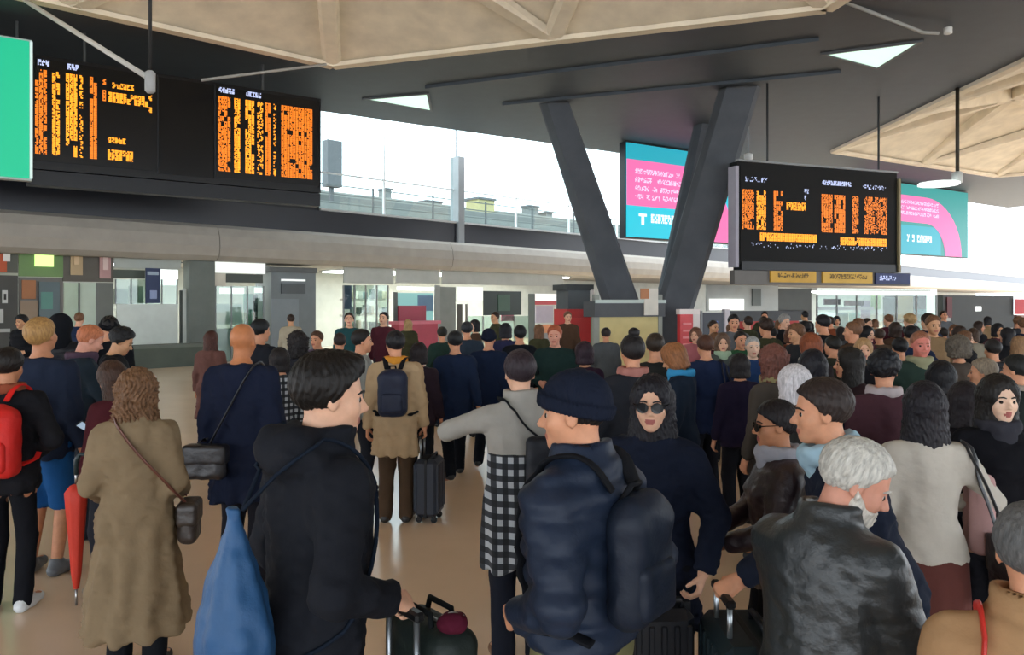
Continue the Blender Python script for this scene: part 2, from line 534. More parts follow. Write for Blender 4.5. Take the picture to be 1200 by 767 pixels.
# outside: pale platform canopies and roof structures under the bright sky
def outdoor(name, label, cat, parts, m=None):
    loc = WALL.pt(parts[0][0], parts[0][2], parts[0][4])
    root = empty(name, loc, label, cat)
    for (u0, u1, o0, o1, z0, z1, nm, mm) in parts:
        WALL.bx(nm, u0, u1, o0, o1, z0, z1, mm, root)
    return root
PALE, PALE2, PALE3 = mat('paint', '656866'), mat('paint', '80837f'), mat('paint', '55575a')
for k, (o, z, u0, u1) in enumerate(((-7, 6.5, 6, 70), (-12, 7.6, 5, 90), (-18, 8.8, 8, 110))):
    parts = [(u0, u1, o - .25, o, z, z + .35, 'canopy_edge', (PALE2, PALE, PALE2)[k]),
             (u0, u1, o - 3.0, o - .2, z + .30, z + .42, 'canopy_roof', PALE2)]
    uu = u0 + 2
    while uu < u1:
        parts.append((uu, uu + .16, o - 1.6, o - 1.44, 0, z + .3, 'canopy_post', PALE))
        uu += 7.5 if k else 5.5
    outdoor('platform_canopy', ('pale platform canopy just outside the high glazing', 'pale platform canopy in the middle beyond the glazing', 'pale platform canopy farthest beyond the glazing')[k], 'canopy', parts)
parts = []
for j, z in enumerate((6.5, 6.9, 7.3)):
    parts.append((4, 80, -5.05, -5, z, z + .05, 'rail', PALE))
uu = 5
while uu < 80:
    parts.append((uu, uu + .07, -5.06, -4.99, 5.9, 7.4, 'post', PALE3)); uu += 3.6
outdoor('walkway_railing', 'thin pale railing with posts seen through the high glazing', 'railing', parts)
a = WALL.px(384, -11); b = WALL.px(401, -11)
outdoor('signal_tower', 'grey rectangular box on a post outside the glazing beside the board', 'tower',
        [(a, b, -11.6, -11, 8.3, 10.8, 'box', PALE3), (a + .3, a + .5, -11.4, -11.2, 0, 8.3, 'mast', PALE3)])
a = WALL.px(556, -14); b = WALL.px(575, -14)
outdoor('rooftop_hut', 'small yellowish hut on the canopy roof beyond the thick mullion', 'hut',
        [(a, b, -14.9, -13.6, 8.02, 9.1, 'wall', mat('paint', 'a39a6c')), (a - .1, b + .1, -15, -13.5, 9.1, 9.25, 'roof', PALE3)])
for k, (x, zz, w) in enumerate(((452, 8.2, .5), (500, 7.7, 1.5), (620, 8.3, 1.2), (640, 7.9, .8))):
    a = WALL.px(x, -20)
    outdoor('roof_plant', ('slim pale roof vent', 'wide pale roof plant box', 'tall pale roof plant box', 'squat pale roof plant box')[k] + ' on the far canopy', 'roof vent',
            [(a, a + w, -20.9, -20, 9.2, zz + 1.9, 'casing', PALE), (a - .08, a + w + .08, -21, -19.9, zz + 1.9, zz + 2.02, 'cap', PALE3)])
# a low building closing the view beyond the platforms
far = empty('far_building', WALL.pt(20, -45, 0), 'long pale building beyond the platforms', 'building')
WALL.bx('wall', 0, 230, -58, -45, 0, 9.2, PALE2, far)
for k in range(26):
    WALL.bx('window', 4 + k * 8, 8 + k * 8, -45.0, -44.9, 6.6, 8.4, mat('paint', '8b9196', .3), far)

# ------------------------------------------------------------------ shops under the fascia
SHOPBACK = mat('paint', 'c9cfca')
WALL.bx('shop_back', uL, uR, -6.2, -6.0, 0, 3.5, mat('paint', 'b4bab6'), wall_main)
LIGHTBOX = mat('emit', 'eef6f0', e=1.3)
for k, (xa, xb) in enumerate(((135, 210), (252, 308), (400, 470), (480, 560), (575, 660))):
    a, b = WALL.px(xa, -2), WALL.px(xb, -2)
    r = empty('shop_lamp', WALL.pt((a + b) / 2, -2, 3.3), 'long white lamp panel on the ceiling ' + ('inside the white shopfront', 'inside the shop with the teal stand', 'over the white shelving', 'over the red counter', 'inside the shop with the dark wall screen')[k], 'ceiling lamp', 'shop lamp panels')
    WALL.bx('diffuser', a + .2, b - .2, -3.8, -1.4, 3.30, 3.36, mat('emit', 'f0f8f2', e=7.0), r)
    WALL.bx('frame', a + .1, b - .1, -3.9, -1.3, 3.36, 3.41, ALU, r)

SHOPF = [WALL]
def panel(xa, xb, ya, yb, off, color, parent, name='panel', kind='paint', th=.06, **kw):
    W = SHOPF[0]
    """upright panel on the plane 'off' of the wall, given by its image box"""
    a, b = W.px(xa, off), W.px(xb, off)
    z1, z0 = W.z((xa + xb) / 2, ya, off), W.z((xa + xb) / 2, yb, off)
    if yb >= 430: z0 = 0
    if W is WALL: z1 = min(z1, 3.405)
    return W.bx(name, a, b, off - th, off, max(z0, 0), z1, mat(kind, color, **kw), parent)
def glaze(xa, xb, ya, yb, off, parent, n=1):
    for i in range(n):
        x0, x1 = xa + (xb - xa) * i / n, xa + (xb - xa) * (i + 1) / n
        panel(x0 + .6, x1 - .6, ya, yb, off, 'dfeae6', parent, 'pane', 'glass', .02)
    for i in range(n + 1):
        x0 = xa + (xb - xa) * i / n
        panel(x0 - .6, x0 + .6, ya, yb, off + .02, '8b9092', parent, 'frame')
def shop(name, x, label, cat, off=0.0):
    W = SHOPF[0]
    return empty(name, W.pt(W.px(x, off), off, 0), label, cat)

s = shop('poster_shop', 10, 'shopfront with an orange and white picture over a dark sign with white letters', 'shop')
panel(-40, 21, 286, 319, -.2, '56584f', s, 'sign_board'); panel(-40, 8, 290, 318, -.15, 'b5532f', s, 'sign_picture'); panel(4, 12, 288, 306, -.12, 'e8e6df', s, 'sign_picture')
panel(-40, 21, 322, 440, -.25, '43433f', s, 'front')
panel(3, 9, 340, 355, -.18, 'c9cac6', s, 'letter'); panel(4.6, 7.4, 344, 351, -.165, '2a2a28', s, 'letter_hole')
panel(0, 4, 362, 378, -.18, 'b9bab6', s, 'letter'); panel(0, 12, 385, 389, -.18, 'a9aaa6', s, 'letter')
s = shop('juice_shop', 48, 'shopfront with a green lit sign above an orange and teal poster', 'shop')
panel(22, 74, 289, 324, -.2, '6b8a57', s, 'sign_board'); panel(41, 63, 294, 312, -.15, 'c3ea86', s, 'sign_light', 'emit', e=1.0)
panel(22, 74, 325, 440, -.3, '6f6d68', s, 'front'); panel(46, 70, 330, 372, -.22, '5f6e72', s, 'poster'); panel(48, 62, 342, 362, -.2, '5d8d82', s, 'poster_shape')
panel(26, 42, 328, 350, -.22, 'a06a44', s, 'poster'); panel(24, 44, 352, 395, -.22, '8d7a66', s, 'poster')
s = shop('beauty_shop', 95, 'shopfront with portrait pictures above pale green glass doors', 'shop')
panel(74, 133, 291, 330, -.2, '5a564e', s, 'sign_board'); panel(83, 97, 295, 322, -.15, 'b39c78', s, 'portrait'); panel(87, 93, 299, 310, -.12, 'd0b48e', s, 'portrait')
panel(117, 130, 296, 326, -.15, 'b58f8c', s, 'portrait'); panel(121, 127, 300, 316, -.12, 'd9c0ba', s, 'portrait')
panel(75, 92, 331, 410, -.3, 'b7c9b4', s, 'door'); panel(94, 113, 331, 410, -.3, 'bccbbb', s, 'door'); panel(92, 94, 331, 438, -.25, '6d746e', s, 'door_frame'); panel(113, 133, 331, 440, -.28, '6c706a', s, 'pillar')
panel(75, 92, 410, 440, -.3, '9aa79a', s, 'kick_plate'); panel(94, 113, 410, 440, -.3, '9aa79a', s, 'kick_plate')
s = shop('white_shop', 175, 'white shopfront with a navy hanging sign and low white panels', 'shop')
panel(134, 212, 293, 315, -.2, 'a9b0aa', s, 'sign_board'); panel(133, 170, 316, 326, -.25, '4d564e', s, 'dark_band')
panel(137, 208.5, 356, 408, -.25, 'd3dcd6', s, 'low_panel'); panel(134, 150, 338, 356, -.3, 'b3bfb2', s, 'display'); panel(151, 168, 335, 355, -.3, 'c2cdb8', s, 'display')
panel(188, 208.5, 314, 334, -.25, 'f2f6f4', s, 'light_panel', 'emit', e=1.1); glaze(136, 208, 327, 356, -.22, s, 4)
panel(171, 188, 314, 355, .15, '2c3a5c', s, 'hanging_sign'); panel(176, 184, 340, 350, .18, '8d9cc0', s, 'emblem'); panel(173, 186, 318, 322, .18, '9fb0c0', s, 'emblem')
s = shop('low_wall', 190, 'long low grey stone wall in front of the white shopfront', 'wall', .4)
panel(128, 238, 407, 438, .8, '59615a', s, 'wall_body', 'concrete', th=.5); panel(126, 240, 404, 408, .85, '6f766f', s, 'coping', 'concrete', th=.6)
s = shop('grey_pillar', 235, 'broad grey wall pillar between the white shopfront and the bright doorway', 'pillar')
panel(222, 252, 296, 440, .05, '6f7671', s, 'shaft', 'concrete', th=.5); panel(220, 254, 430, 440, .09, '5d635f', s, 'base', 'concrete', th=.6)
panel(211, 214, 340, 430, -.2, '3a403c', s, 'dark_gap'); panel(214, 220, 338, 430, -.2, 'c9d0cb', s, 'jamb')
s = shop('bright_shop', 280, 'bright shopfront with a white sign over a dark bar and a teal stand', 'shop')
panel(252, 311, 300, 320, -.2, 'e6ece6', s, 'sign_board', 'emit', e=.62); panel(265, 308, 321, 331, -.18, '4b524d', s, 'dark_bar'); panel(252, 265, 320, 335, -.2, 'd7d3c4', s, 'sign_end')
panel(258, 286, 337, 344, -.4, 'f4faf6', s, 'light_panel', 'emit', e=1.2); panel(299, 309, 337, 343, -.4, 'f4faf6', s, 'light_panel', 'emit', e=1.2)
panel(286, 297, 344, 382, -.5, '5fa08c', s, 'teal_stand'); panel(298, 302, 345, 380, -.45, '23403c', s, 'stand_edge'); panel(253, 284, 356, 380, -.5, 'dfe9e4', s, 'counter_front'); panel(253, 302, 384, 440, -.5, 'aab5b0', s, 'counter_front')
glaze(253, 309, 335, 440, -.22, s, 3)
s = shop('information_kiosk', 342, 'blue-grey kiosk block standing under the fascia past the bright shopfront', 'kiosk')
panel(318, 370, 318, 440, -.05, '71797c', s, 'body', 'paint', th=1.2); panel(330, 358, 327, 329, .0, 'd3d6d3', s, 'strip_lamp', 'emit', e=.8); panel(330, 358, 332, 344, .0, '52585b', s, 'screen'); panel(318, 350, 350, 440, .0, '7d868b', s, 'door'); panel(316, 372, 313, 319, .08, '5b5f60', s, 'roof', th=1.3)
s = shop('glass_shop', 435, 'glass fronted shop with white shelving left of the teal poster', 'shop')
panel(403, 461, 310, 332, -.25, 'aeb3ae', s, 'sign_board'); panel(403, 412, 334, 362, -.3, '4f6b80', s, 'poster')
glaze(403, 455, 334, 440, -.3, s, 4)
for k in range(4):
    panel(404, 458, 350 + k * 18, 352 + k * 18, -2.2, 'd7dbd8', s, 'shelf', th=.4)
    for j in range(7):
        x = 405 + j * 7.6
        panel(x, x + 3 + (j * 37 + k * 11) % 3, 339 + k * 18 + (j * 5 + k) % 4, 350 + k * 18, -2.1, ('9aa39c', 'd2d6d2', '5d6a68', 'c7bfae', '7f8f96')[(j * 3 + k) % 5], s, 'goods', th=.2)
s = shop('ticket_shop', 490, 'shop with a bright teal poster over a red counter', 'shop')
panel(464, 515, 312, 332, -.25, 'aeb3ae', s, 'sign_board'); panel(466, 512, 336, 340, -.2, 'f0f6f2', s, 'strip_lamp', 'emit', e=1.2); panel(466, 508, 343, 377, -.3, '86b9b6', s, 'poster', 'emit', e=.5); panel(490, 508, 346, 364, -.27, '6c8fae', s, 'poster_shape'); panel(472, 492, 364, 374, -.27, 'a9c9c0', s, 'poster_shape')
panel(510, 516, 334, 440, -.1, '8f9694', s, 'post'); panel(462, 466, 342, 440, -.1, '5f6866', s, 'post')
a, b = WALL.px(468, .4), WALL.px(513, .4)
WALL.bx('counter_body', a, b, -.15, .4, 0, 1.15, mat('paint', 'a8324a', .35), s); WALL.bx('counter_top', a - .1, b + .1, -.17, .5, 1.15, 1.28, mat('paint', 'c9687a', .35), s); WALL.bx('counter_back', a + .3, b - .3, -.15, .0, 1.28, 1.9, mat('paint', 'a33049', .35), s)
s = shop('cafe_shop', 590, 'shop with white panels and a dark wall screen near the leaning column', 'shop')
panel(518, 660, 318, 334, -.2, 'a6aaa6', s, 'sign_board'); panel(536, 566, 336, 352, -.25, 'd9ddd8', s, 'light_panel', 'emit', e=.7)
panel(567, 611, 341, 369, -.25, '27332f', s, 'wall_screen', 'plastic'); panel(584, 598, 345, 364, -.22, '3d5a4e', s, 'screen_picture')
panel(516, 534, 336, 440, -.3, '7f8683', s, 'post'); panel(536, 542, 356, 440, -.3, '4c4a45', s, 'post'); panel(546, 548, 356, 440, -.3, '6c6a65', s, 'post'); glaze(548, 622, 370, 440, -.3, s, 4)
panel(588, 602, 364, 376, -.35, 'b9657a', s, 'poster')
s = shop('news_stand', 638, 'small stand with a red and white sign left of the red booth', 'stand')
panel(627, 652, 344, 352, -.1, 'efe8e4', s, 'sign', 'emit', e=.6); panel(627, 652, 352, 357, -.1, 'b8454a', s, 'sign_strip'); panel(628, 648, 358, 378, -.2, 'a9a3b4', s, 'picture'); panel(628, 646, 380, 390, -.2, 'd48a5c', s, 'picture'); panel(652, 664, 350, 440, -.1, 'b9b9b0', s, 'side_panel'); panel(620, 627, 344, 440, -.1, '565f5c', s, 'side_panel')
panel(628, 652, 390, 440, -.2, '8a8a8a', s, 'front')
# right shops: a row of free-standing units nearer than the wall
SHOPF[0] = Frame.vp(828, 28.0, 2600)
s = shop('wave_shop', 870, 'shop with a wavy white sign above a red wall', 'shop')
panel(828, 912, 334, 364, -.25, 'b9bdb8', s, 'sign_board'); panel(832, 872, 350, 363, -.2, 'f0efe9', s, 'wave', 'emit', e=.8); panel(882, 892, 338, 358, -.2, '6d7470', s, 'figure')
panel(855, 951, 363, 376, -.3, '3d4043', s, 'lintel'); panel(872, 936, 376, 440, -.35, 'b02f2b', s, 'red_wall', th=1.5); panel(912, 951, 338, 364, -.3, '4e524f', s, 'dark_panel'); panel(936, 951, 376, 440, -.35, '5b3a33', s, 'side_wall')
s = shop('display_shop', 1027, 'bright glazed shop with coloured displays below the blue sign', 'shop')
panel(958, 1098, 338, 346, -.3, 'dfe8e2', s, 'sign_board', 'emit', e=.8); panel(966, 985, 350, 357, -.25, '8a8f96', s, 'sign_letter'); panel(990, 1012, 352, 358, -.25, '9aa0a5', s, 'sign_letter'); panel(960, 1024, 359, 363, -.3, 'd9c3d2', s, 'strip')
panel(960, 980, 366, 396, -.5, 'd6ebea', s, 'display', 'emit', e=.8); panel(982, 994, 366, 400, -.5, '7fa6ae', s, 'display'); panel(996, 1008, 366, 400, -.5, 'a8d6d8', s, 'display'); panel(1010, 1020, 352, 400, -.5, 'c3a9cc', s, 'display'); panel(1022, 1032, 346, 362, -.4, 'b9d48a', s, 'display')
panel(1052, 1070, 347, 374, -.4, 'c5a468', s, 'poster'); panel(1073, 1085, 362, 376, -.4, '5f93a0', s, 'display'); panel(1087, 1097, 346, 394, -.4, 'e4efe2', s, 'display', 'emit', e=.8); panel(1036, 1050, 348, 400, -.5, '5a6668', s, 'display'); panel(1054, 1084, 378, 440, -.5, '9fb9b6', s, 'display')
glaze(958, 1098, 346, 440, -.25, s, 6)
W_ = SHOPF[0]; a, b = W_.px(958), W_.px(1098)
W_.bx('back_wall', a, b, -3.1, -3.0, 0, 2.5, mat('paint', 'c3c9c6'), s); W_.bx('roof', a, b, -3.1, -.3, 2.5, 2.6, mat('paint', 'b0b4b0'), s); W_.bx('strip_lamp', a + .3, b - .3, -1.8, -1.4, 2.44, 2.5, mat('emit', 'f4f8f4', e=7.0), s)
s = shop('dark_shop', 1142, 'dark closed shopfront with one small white lamp', 'shop')
panel(1105, 1188, 346, 440, -.2, '2c302f', s, 'front', th=3); panel(1144, 1150, 359, 364, -.15, 'f2f6f2', s, 'small_lamp', 'emit', e=2.0); panel(1106, 1114, 370, 376, -.15, 'a9adac', s, 'plate'); panel(1180, 1187, 384, 394, -.15, 'c9c4be', s, 'plate'); panel(1110, 1116, 348, 372, -.15, '5c262c', s, 'plate')
s = shop('red_sign', 1200, 'red square sign over a pale panel beside the dark shopfront', 'sign')
panel(1190, 1215, 350, 368, -.1, 'c13a42', s, 'red_panel'); panel(1192, 1215, 369, 440, -.15, 'a98f8a', s, 'pale_panel', th=2)

SHOPF[0] = WALL
# ------------------------------------------------------------------ tripod column of three leaning legs
col = empty('tripod_column', (4.9, 27, 0), 'dark grey concrete tripod column of three legs leaning apart up to the ceiling', 'column')
CONC = mat('concrete', '565a60')
CONCL = CONC
def leg(base, top, wdir, w0, w1, d0, d1, m):
    b, t = np.array(base, float), np.array(top, float)
    wd = np.array(wdir, float); wd /= np.linalg.norm(wd)
    ax = (t - b) / np.linalg.norm(t - b)
    dd = np.cross(ax, wd); dd /= np.linalg.norm(dd)
    V = []
    prof = []
    for (w, d) in ((w0, d0), (w1, d1)):
        c = .22
        prof.append([(-w, -d * c), (-w * .72, -d), (w * .72, -d), (w, -d * c), (w, d * c), (w * .72, d), (-w * .72, d), (-w, d * c)])
    for (x, y) in prof[0]: V.append(b + wd * x + dd * y)
    for (x, y) in prof[1]: V.append(t + wd * x + dd * y)
    k = 8
    F = [(j, (j + 1) % k, k + (j + 1) % k, k + j) for j in range(k)] + [tuple(range(k))[::-1], tuple(range(k, 2 * k))]
    return mk('leg', V, F, m, col)
bx_, by_ = 4.85, 26.0
leg((bx_ - .55, by_, .2), at(648, 122, FPX * 7 / (HORIZ - 122)) + (0, 0, .15), (1, .1, 0), .66, .52, .4, .45, CONC)
leg((bx_ + .1, by_ - .3, .2), at(868, 104, FPX * 7 / (HORIZ - 104)) + (0, 0, .15), (1, -.1, 0), .62, .66, .4, .45, CONC)
leg((bx_ + .2, by_ + .6, .2), at(826, 148, FPX * 7 / (HORIZ - 148)) + (0, 0, .15), (1, .4, 0), .5, .42, .4, .35, CONCL)
Geo().lathe([(1.35, 0), (1.35, .25), (1.15, .5), (.9, .55)], (bx_, by_, 0), 12).obj('footing', CONC, col)
for k, (x, y, Y) in enumerate(((676, 157, 31), (877, 180, 27))):
    p = at(x, y, Y)
    r = empty('spot_lamp', p, ('small white spot lamp by the left leaning leg', 'small white spot lamp by the right leaning leg')[k], 'spot lamp')
    Geo().lathe([(.05, -.22), (.15, -.2), (.16, -.02), (.06, .02)], p, 10).obj('lamp_head', mat('paint', 'e3e5e4'), r, smooth=True)
    Geo().tube([p + (0, 0, .02), (p[0], p[1], CEIL + .01)], .03, 6).obj('stem', mat('paint', '8b8f92'), r)

# kiosks around the column foot
k = empty('ticket_kiosk', (3.5, 23.3, 0), 'pale yellow kiosk panel with a dark counter top in front of the tripod column', 'kiosk')
KF = Frame.vp(700, 23.0, 2600)
a, b = KF.px(702), KF.px(771)
KF.bx('front_panel', a, b, -.08, 0, 0, KF.z(735, 371), mat('paint', 'cdbd83'), k)
KF.bx('side_post', a - .18, a, -.1, .03, 0, KF.z(702, 345), mat('paint', '8f938c'), k); KF.bx('side_post', b, b + .15, -.1, .03, 0, KF.z(771, 345), mat('paint', '8f938c'), k)
KF.bx('body', a, b, -.5, -.08, 0, KF.z(735, 371) - .02, mat('paint', '84806f'), k)
KF.bx('counter_top', a - .2, b + .2, -.6, .1, KF.z(735, 371), KF.z(735, 353), mat('paint', '4a4d52'), k)
KF.bx('white_edge', a - .2, b + .22, .1, .13, KF.z(735, 355), KF.z(735, 351), mat('paint', 'b9c6c2'), k)
KF.bx('poster', KF.px(752), KF.px(768), .12, .15, KF.z(760, 369), KF.z(760, 338), mat('paint', 'd8d3c8'), k)
KF.bx('poster_picture', KF.px(747), KF.px(757), .15, .17, KF.z(760, 350), KF.z(760, 338), mat('paint', 'b57a52'), k)
k = empty('red_booth', (2.2, 26, 0), 'red booth with a dark domed top left of the yellow kiosk', 'booth')
KF = Frame.vp(664, 26.0, 2600)
a, b = KF.px(665), KF.px(698)
KF.bx('body', a, b, -1.0, 0, 0, KF.z(680, 362), mat('paint', 'c02a2c', .4), k)
KF.bx('front_plate', a + .12, b - .12, 0, .04, .15, KF.z(680, 372), mat('paint', 'cf3634', .4), k)
KF.bx('neck', a + .05, b - .2, -.9, -.05, KF.z(680, 362), KF.z(680, 340), mat('paint', '50565a'), k)
KF.bx('dark_top', a - .05, b - .1, -1.0, .05, KF.z(680, 340), KF.z(680, 333), mat('paint', '34393b'), k)
KF.bx('white_strip', b - .2, b - .08, -.2, .05, KF.z(680, 358), KF.z(680, 338), mat('paint', 'd8d4d0'), k)
k = empty('red_totem', (5.4, 24.0, 0), 'upright red totem sign with white edges right of the tripod column', 'sign')
KF = Frame.vp(797, 24.0, 2600)
KF.bx('red_panel', KF.px(797), KF.px(812), -.15, 0, 0, KF.z(805, 367), mat('paint', 'cd2f36', .4), k); KF.bx('white_edge', KF.px(812), KF.px(820), -.16, .01, 0, KF.z(805, 363), mat('paint', 'd9d2cf'), k); KF.bx('white_top', KF.px(796), KF.px(820), -.17, .02, KF.z(805, 368), KF.z(805, 362), mat('paint', 'e6dcd8'), k)
for i, yy in enumerate((378, 386, 394, 402)): KF.bx('white_mark', KF.px(800), KF.px(810), 0, .02, KF.z(805, yy + 2.4), KF.z(805, yy), mat('paint', 'e88a8c'), k)
k = empty('dark_screen_stand', (6.6, 26.5, 0), 'dark blue screen on a white stand beside the red totem', 'screen')
KF = Frame.vp(822, 26.5, 2600)
KF.bx('screen', KF.px(823), KF.px(848), -.12, 0, KF.z(835, 402), KF.z(835, 366), mat('plastic', '141a2c', .3), k); KF.bx('frame', KF.px(849), KF.px(855), -.14, .02, 0, KF.z(835, 362), mat('paint', 'ccc6cc'), k); KF.bx('frame', KF.px(821), KF.px(823), -.14, .02, 0, KF.z(835, 364), mat('paint', '8d9092'), k)
KF.bx('picture', KF.px(832), KF.px(841), 0, .015, KF.z(835, 388), KF.z(835, 376), mat('emit', '3a4f90', e=.6), k)
KF.bx('foot', KF.px(821), KF.px(855), -.4, .2, 0, .12, mat('paint', '6d7072'), k)

# ------------------------------------------------------------------ screens and departure boards
AMBER = mat('emit', 'ff9a1e', e=1.0)
AMBER2 = mat('emit', 'f07c14', e=.75)
PALEB = mat('emit', 'b9c4ec', e=.75)
def led(fr, u0, u1, zs, off, m, parent, seed, fill=.62, name='led_text', cw=.085, ch=.15):
    """rows of tiny lamp dots in letter-like cells"""
    r = random.Random(seed); g = Geo()
    for z in zs:
        u = u0
        while u < u1 - cw:
            if r.random() < .93:
                for i in range(3):
                    for j in range(4):
                        if r.random() < fill:
                            a = u + i * cw * .3; z0 = z + j * ch * .25
                            p = [fr.pt(a, off, z0), fr.pt(a + cw * .28, off, z0), fr.pt(a + cw * .28, off, z0 + ch * .22), fr.pt(a, off, z0 + ch * .22)]
                            g.add(p, [(0, 1, 2, 3)])
            u += cw * 1.02
    if g.V:
        o = g.obj(name, m, parent); o['kind'] = 'stuff'

BF = Frame.vp(38, 19.1, 1900)
def bz(x, y): return BF.z(x, y)
bd = empty('departure_board', BF.pt(BF.px(38), 0, 5.2), 'long black departure board with two amber text panels under the left ceiling', 'departure board')
a, b = BF.px(37), BF.px(376)
zt, zb = 8.2, 5.35
BF.bx('housing', a, b, -.4, 0, zb, zt, mat('plastic', '0b0c0f', .3), bd)
BF.bx('lower_skirt', a - .1, b, -.45, -.05, 4.95, zb - .02, mat('plastic', '16191e', .3), bd)
SCR = []
for (x0, x1) in ((40, 184), (252, 374)):
    u0, u1 = BF.px(x0), BF.px(x1)
    scr = BF.bx('screen', u0, u1, 0, .04, 5.55, 8.1, mat('plastic', '07080a', .25), bd); SCR.append(scr)
    BF.bx('screen_frame', u0 - .03, u0, 0, .06, 5.5, 8.15, mat('plastic', '1a1c20'), bd); BF.bx('screen_frame', u1, u1 + .03, 0, .06, 5.5, 8.15, mat('plastic', '1a1c20'), bd)
BF.bx('screen', BF.px(186), BF.px(250), 0, .02, 5.5, 8.1, mat('plastic', '0d0f12', .2), bd)
def rows(z0, z1, n): return [z0 + (z1 - z0) * i / n for i in range(n)]
NR = 15
Z0, Z1 = 5.72, 7.82
for i, (x0, x1, m, f) in enumerate(((41, 59, AMBER2, .8), (61, 74, AMBER, .8), (77, 92, AMBER, .85), (93, 101, AMBER, .45), (105, 118, AMBER2, .95))):
    led(BF, BF.px(x0), BF.px(x1), rows(Z0, Z1, NR), .05, m, SCR[0], i, f)
led(BF, BF.px(120), BF.px(126), rows(7.25, Z1, 4), .05, AMBER2, SCR[0], 21, .8)
led(BF, BF.px(127), BF.px(160), [7.62], .05, AMBER, SCR[0], 22, .7); led(BF, BF.px(127), BF.px(174), [7.36, 7.24], .05, AMBER, SCR[0], 23, .85); led(BF, BF.px(174), BF.px(181), [7.1, 7.42], .05, AMBER, SCR[0], 24, .8)
led(BF, BF.px(126), BF.px(150), [6.18], .05, AMBER, SCR[0], 25, .7); led(BF, BF.px(126), BF.px(158), [5.86, 5.74], .05, AMBER, SCR[0], 26, .85); led(BF, BF.px(120), BF.px(124), [6.4, 7.05], .05, PALEB, SCR[0], 27, .8)
for x0, x1 in ((44, 60), (79, 95)): led(BF, BF.px(x0), BF.px(x1), [7.93], .05, PALEB, SCR[0], 30 + x0, .8)
for i, (x0, x1, m, f) in enumerate(((255, 273, AMBER2, .8), (274, 284, AMBER, .85), (287, 300, AMBER, .85), (301, 308, AMBER, .45), (310, 318, AMBER2, .95), (320, 326, AMBER, .4), (329, 368, AMBER2, .92))):
    led(BF, BF.px(x0), BF.px(x1), rows(Z0, Z1, NR), .05, m, SCR[1], 40 + i, f)
for x0, x1 in ((256, 277), (288, 306)): led(BF, BF.px(x0), BF.px(x1), [7.93], .05, PALEB, SCR[1], 60 + x0, .8)

sg = empty('green_screen', BF.pt(BF.px(10), 0, 4.95), 'bright green video screen with a pale edge beside the long departure board', 'screen')
u0, u1 = BF.px(-90, .3), BF.px(37, .3)
BF.bx('casing', u0, u1, .0, .28, 5.0, 8.45, mat('paint', 'b9bfc0'), sg)
BF.bx('display', u0, BF.px(34.5, .3), .28, .32, 5.05, 8.4, mat('emit', '12b487', e=.6), sg)
BF.bx('pale_edge', BF.px(35, .3), u1 + .02, .28, .36, 5.05, 8.4, mat('emit', 'cfe4df', e=.55), sg)
for o_ in (bd, sg):
    uu = (BF.px(100), BF.px(310)) if o_ is bd else (BF.px(-30), BF.px(20))
    for u in uu:
        p = BF.pt(u, -.2, 8.15)
        Geo().tube([p, (p[0], p[1], CEIL + .02)], .04, 6).obj('hanger', mat('metal', '6d7072'), o_)

RB = Frame.vp(868, 23.9, 3000)
bd = empty('departure_board', RB.pt(RB.px(868), 0, 2.9), 'square black departure board with amber text right of the tripod column', 'departure board')
u0, u1 = RB.px(864), RB.px(1051)
RB.bx('housing', u0, u1, -.4, 0, RB.z(868, 309), RB.z(868, 189), mat('plastic', '050608', .7), bd)
RB.bx('lower_skirt', u0 + .15, u1, -.4, .02, RB.z(868, 316), RB.z(868, 306), mat('plastic', '1d2024', .4), bd)
RB.bx('side_edge', u0 - .12, u0, -.3, .08, RB.z(868, 313), RB.z(868, 195), mat('paint', 'a3a0ae'), bd)
RB.bx('side_edge', u1, u1 + .1, -.3, .08, RB.z(868, 316), RB.z(868, 196), mat('paint', '857a5a'), bd)
RB.bx('top_rail', u0, u1, -.1, .06, RB.z(868, 189), RB.z(868, 186.5), mat('paint', '8d9092'), bd)
scr = RB.bx('screen', u0 + .1, u1 - .1, 0, .015, RB.z(868, 303), RB.z(868, 193), mat('plastic', '050608', .7), bd)
zz0, zz1 = RB.z(868, 268), RB.z(868, 221)
for i, (x0, x1, m, f) in enumerate(((869, 884, AMBER2, .75), (886, 899, AMBER, .8), (906, 918, AMBER2, .9), (962, 976, AMBER2, .85), (977, 991, AMBER2, .95), (998, 1008, AMBER2, .7), (1012, 1040, AMBER2, .62))):
    led(RB, RB.px(x0), RB.px(x1), rows(zz0, zz1, 8), .03, m, scr, 80 + i, f, cw=.09, ch=.15)
led(RB, RB.px(921), RB.px(945), [RB.z(868, 243), RB.z(868, 239)], .03, AMBER, scr, 91, .8)
led(RB, RB.px(890), RB.px(958), [RB.z(868, 277), RB.z(868, 281)], .03, AMBER, scr, 92, .95); led(RB, RB.px(984), RB.px(1040), [RB.z(868, 279), RB.z(868, 283)], .03, AMBER, scr, 93, .95)
led(RB, RB.px(880), RB.px(1040), [RB.z(868, 289)], .03, PALEB, scr, 94, .12)
led(RB, RB.px(872), RB.px(900), [RB.z(868, 212)], .03, PALEB, scr, 95, .3); led(RB, RB.px(963), RB.px(998), [RB.z(868, 210)], .03, PALEB, scr, 96, .75); led(RB, RB.px(1010), RB.px(1040), [RB.z(868, 212)], .03, PALEB, scr, 97, .3)
led(RB, RB.px(942), RB.px(948), [RB.z(868, 222), RB.z(868, 230)], .03, PALEB, scr, 98, .6)
for u in (u0 + 1.3, u1 - .6):
    p = RB.pt(u, -.2, RB.z(868, 189)); Geo().tube([p, (p[0], p[1], CEIL + .02)], .035, 6).obj('hanger', mat('metal', '3d4042'), bd)

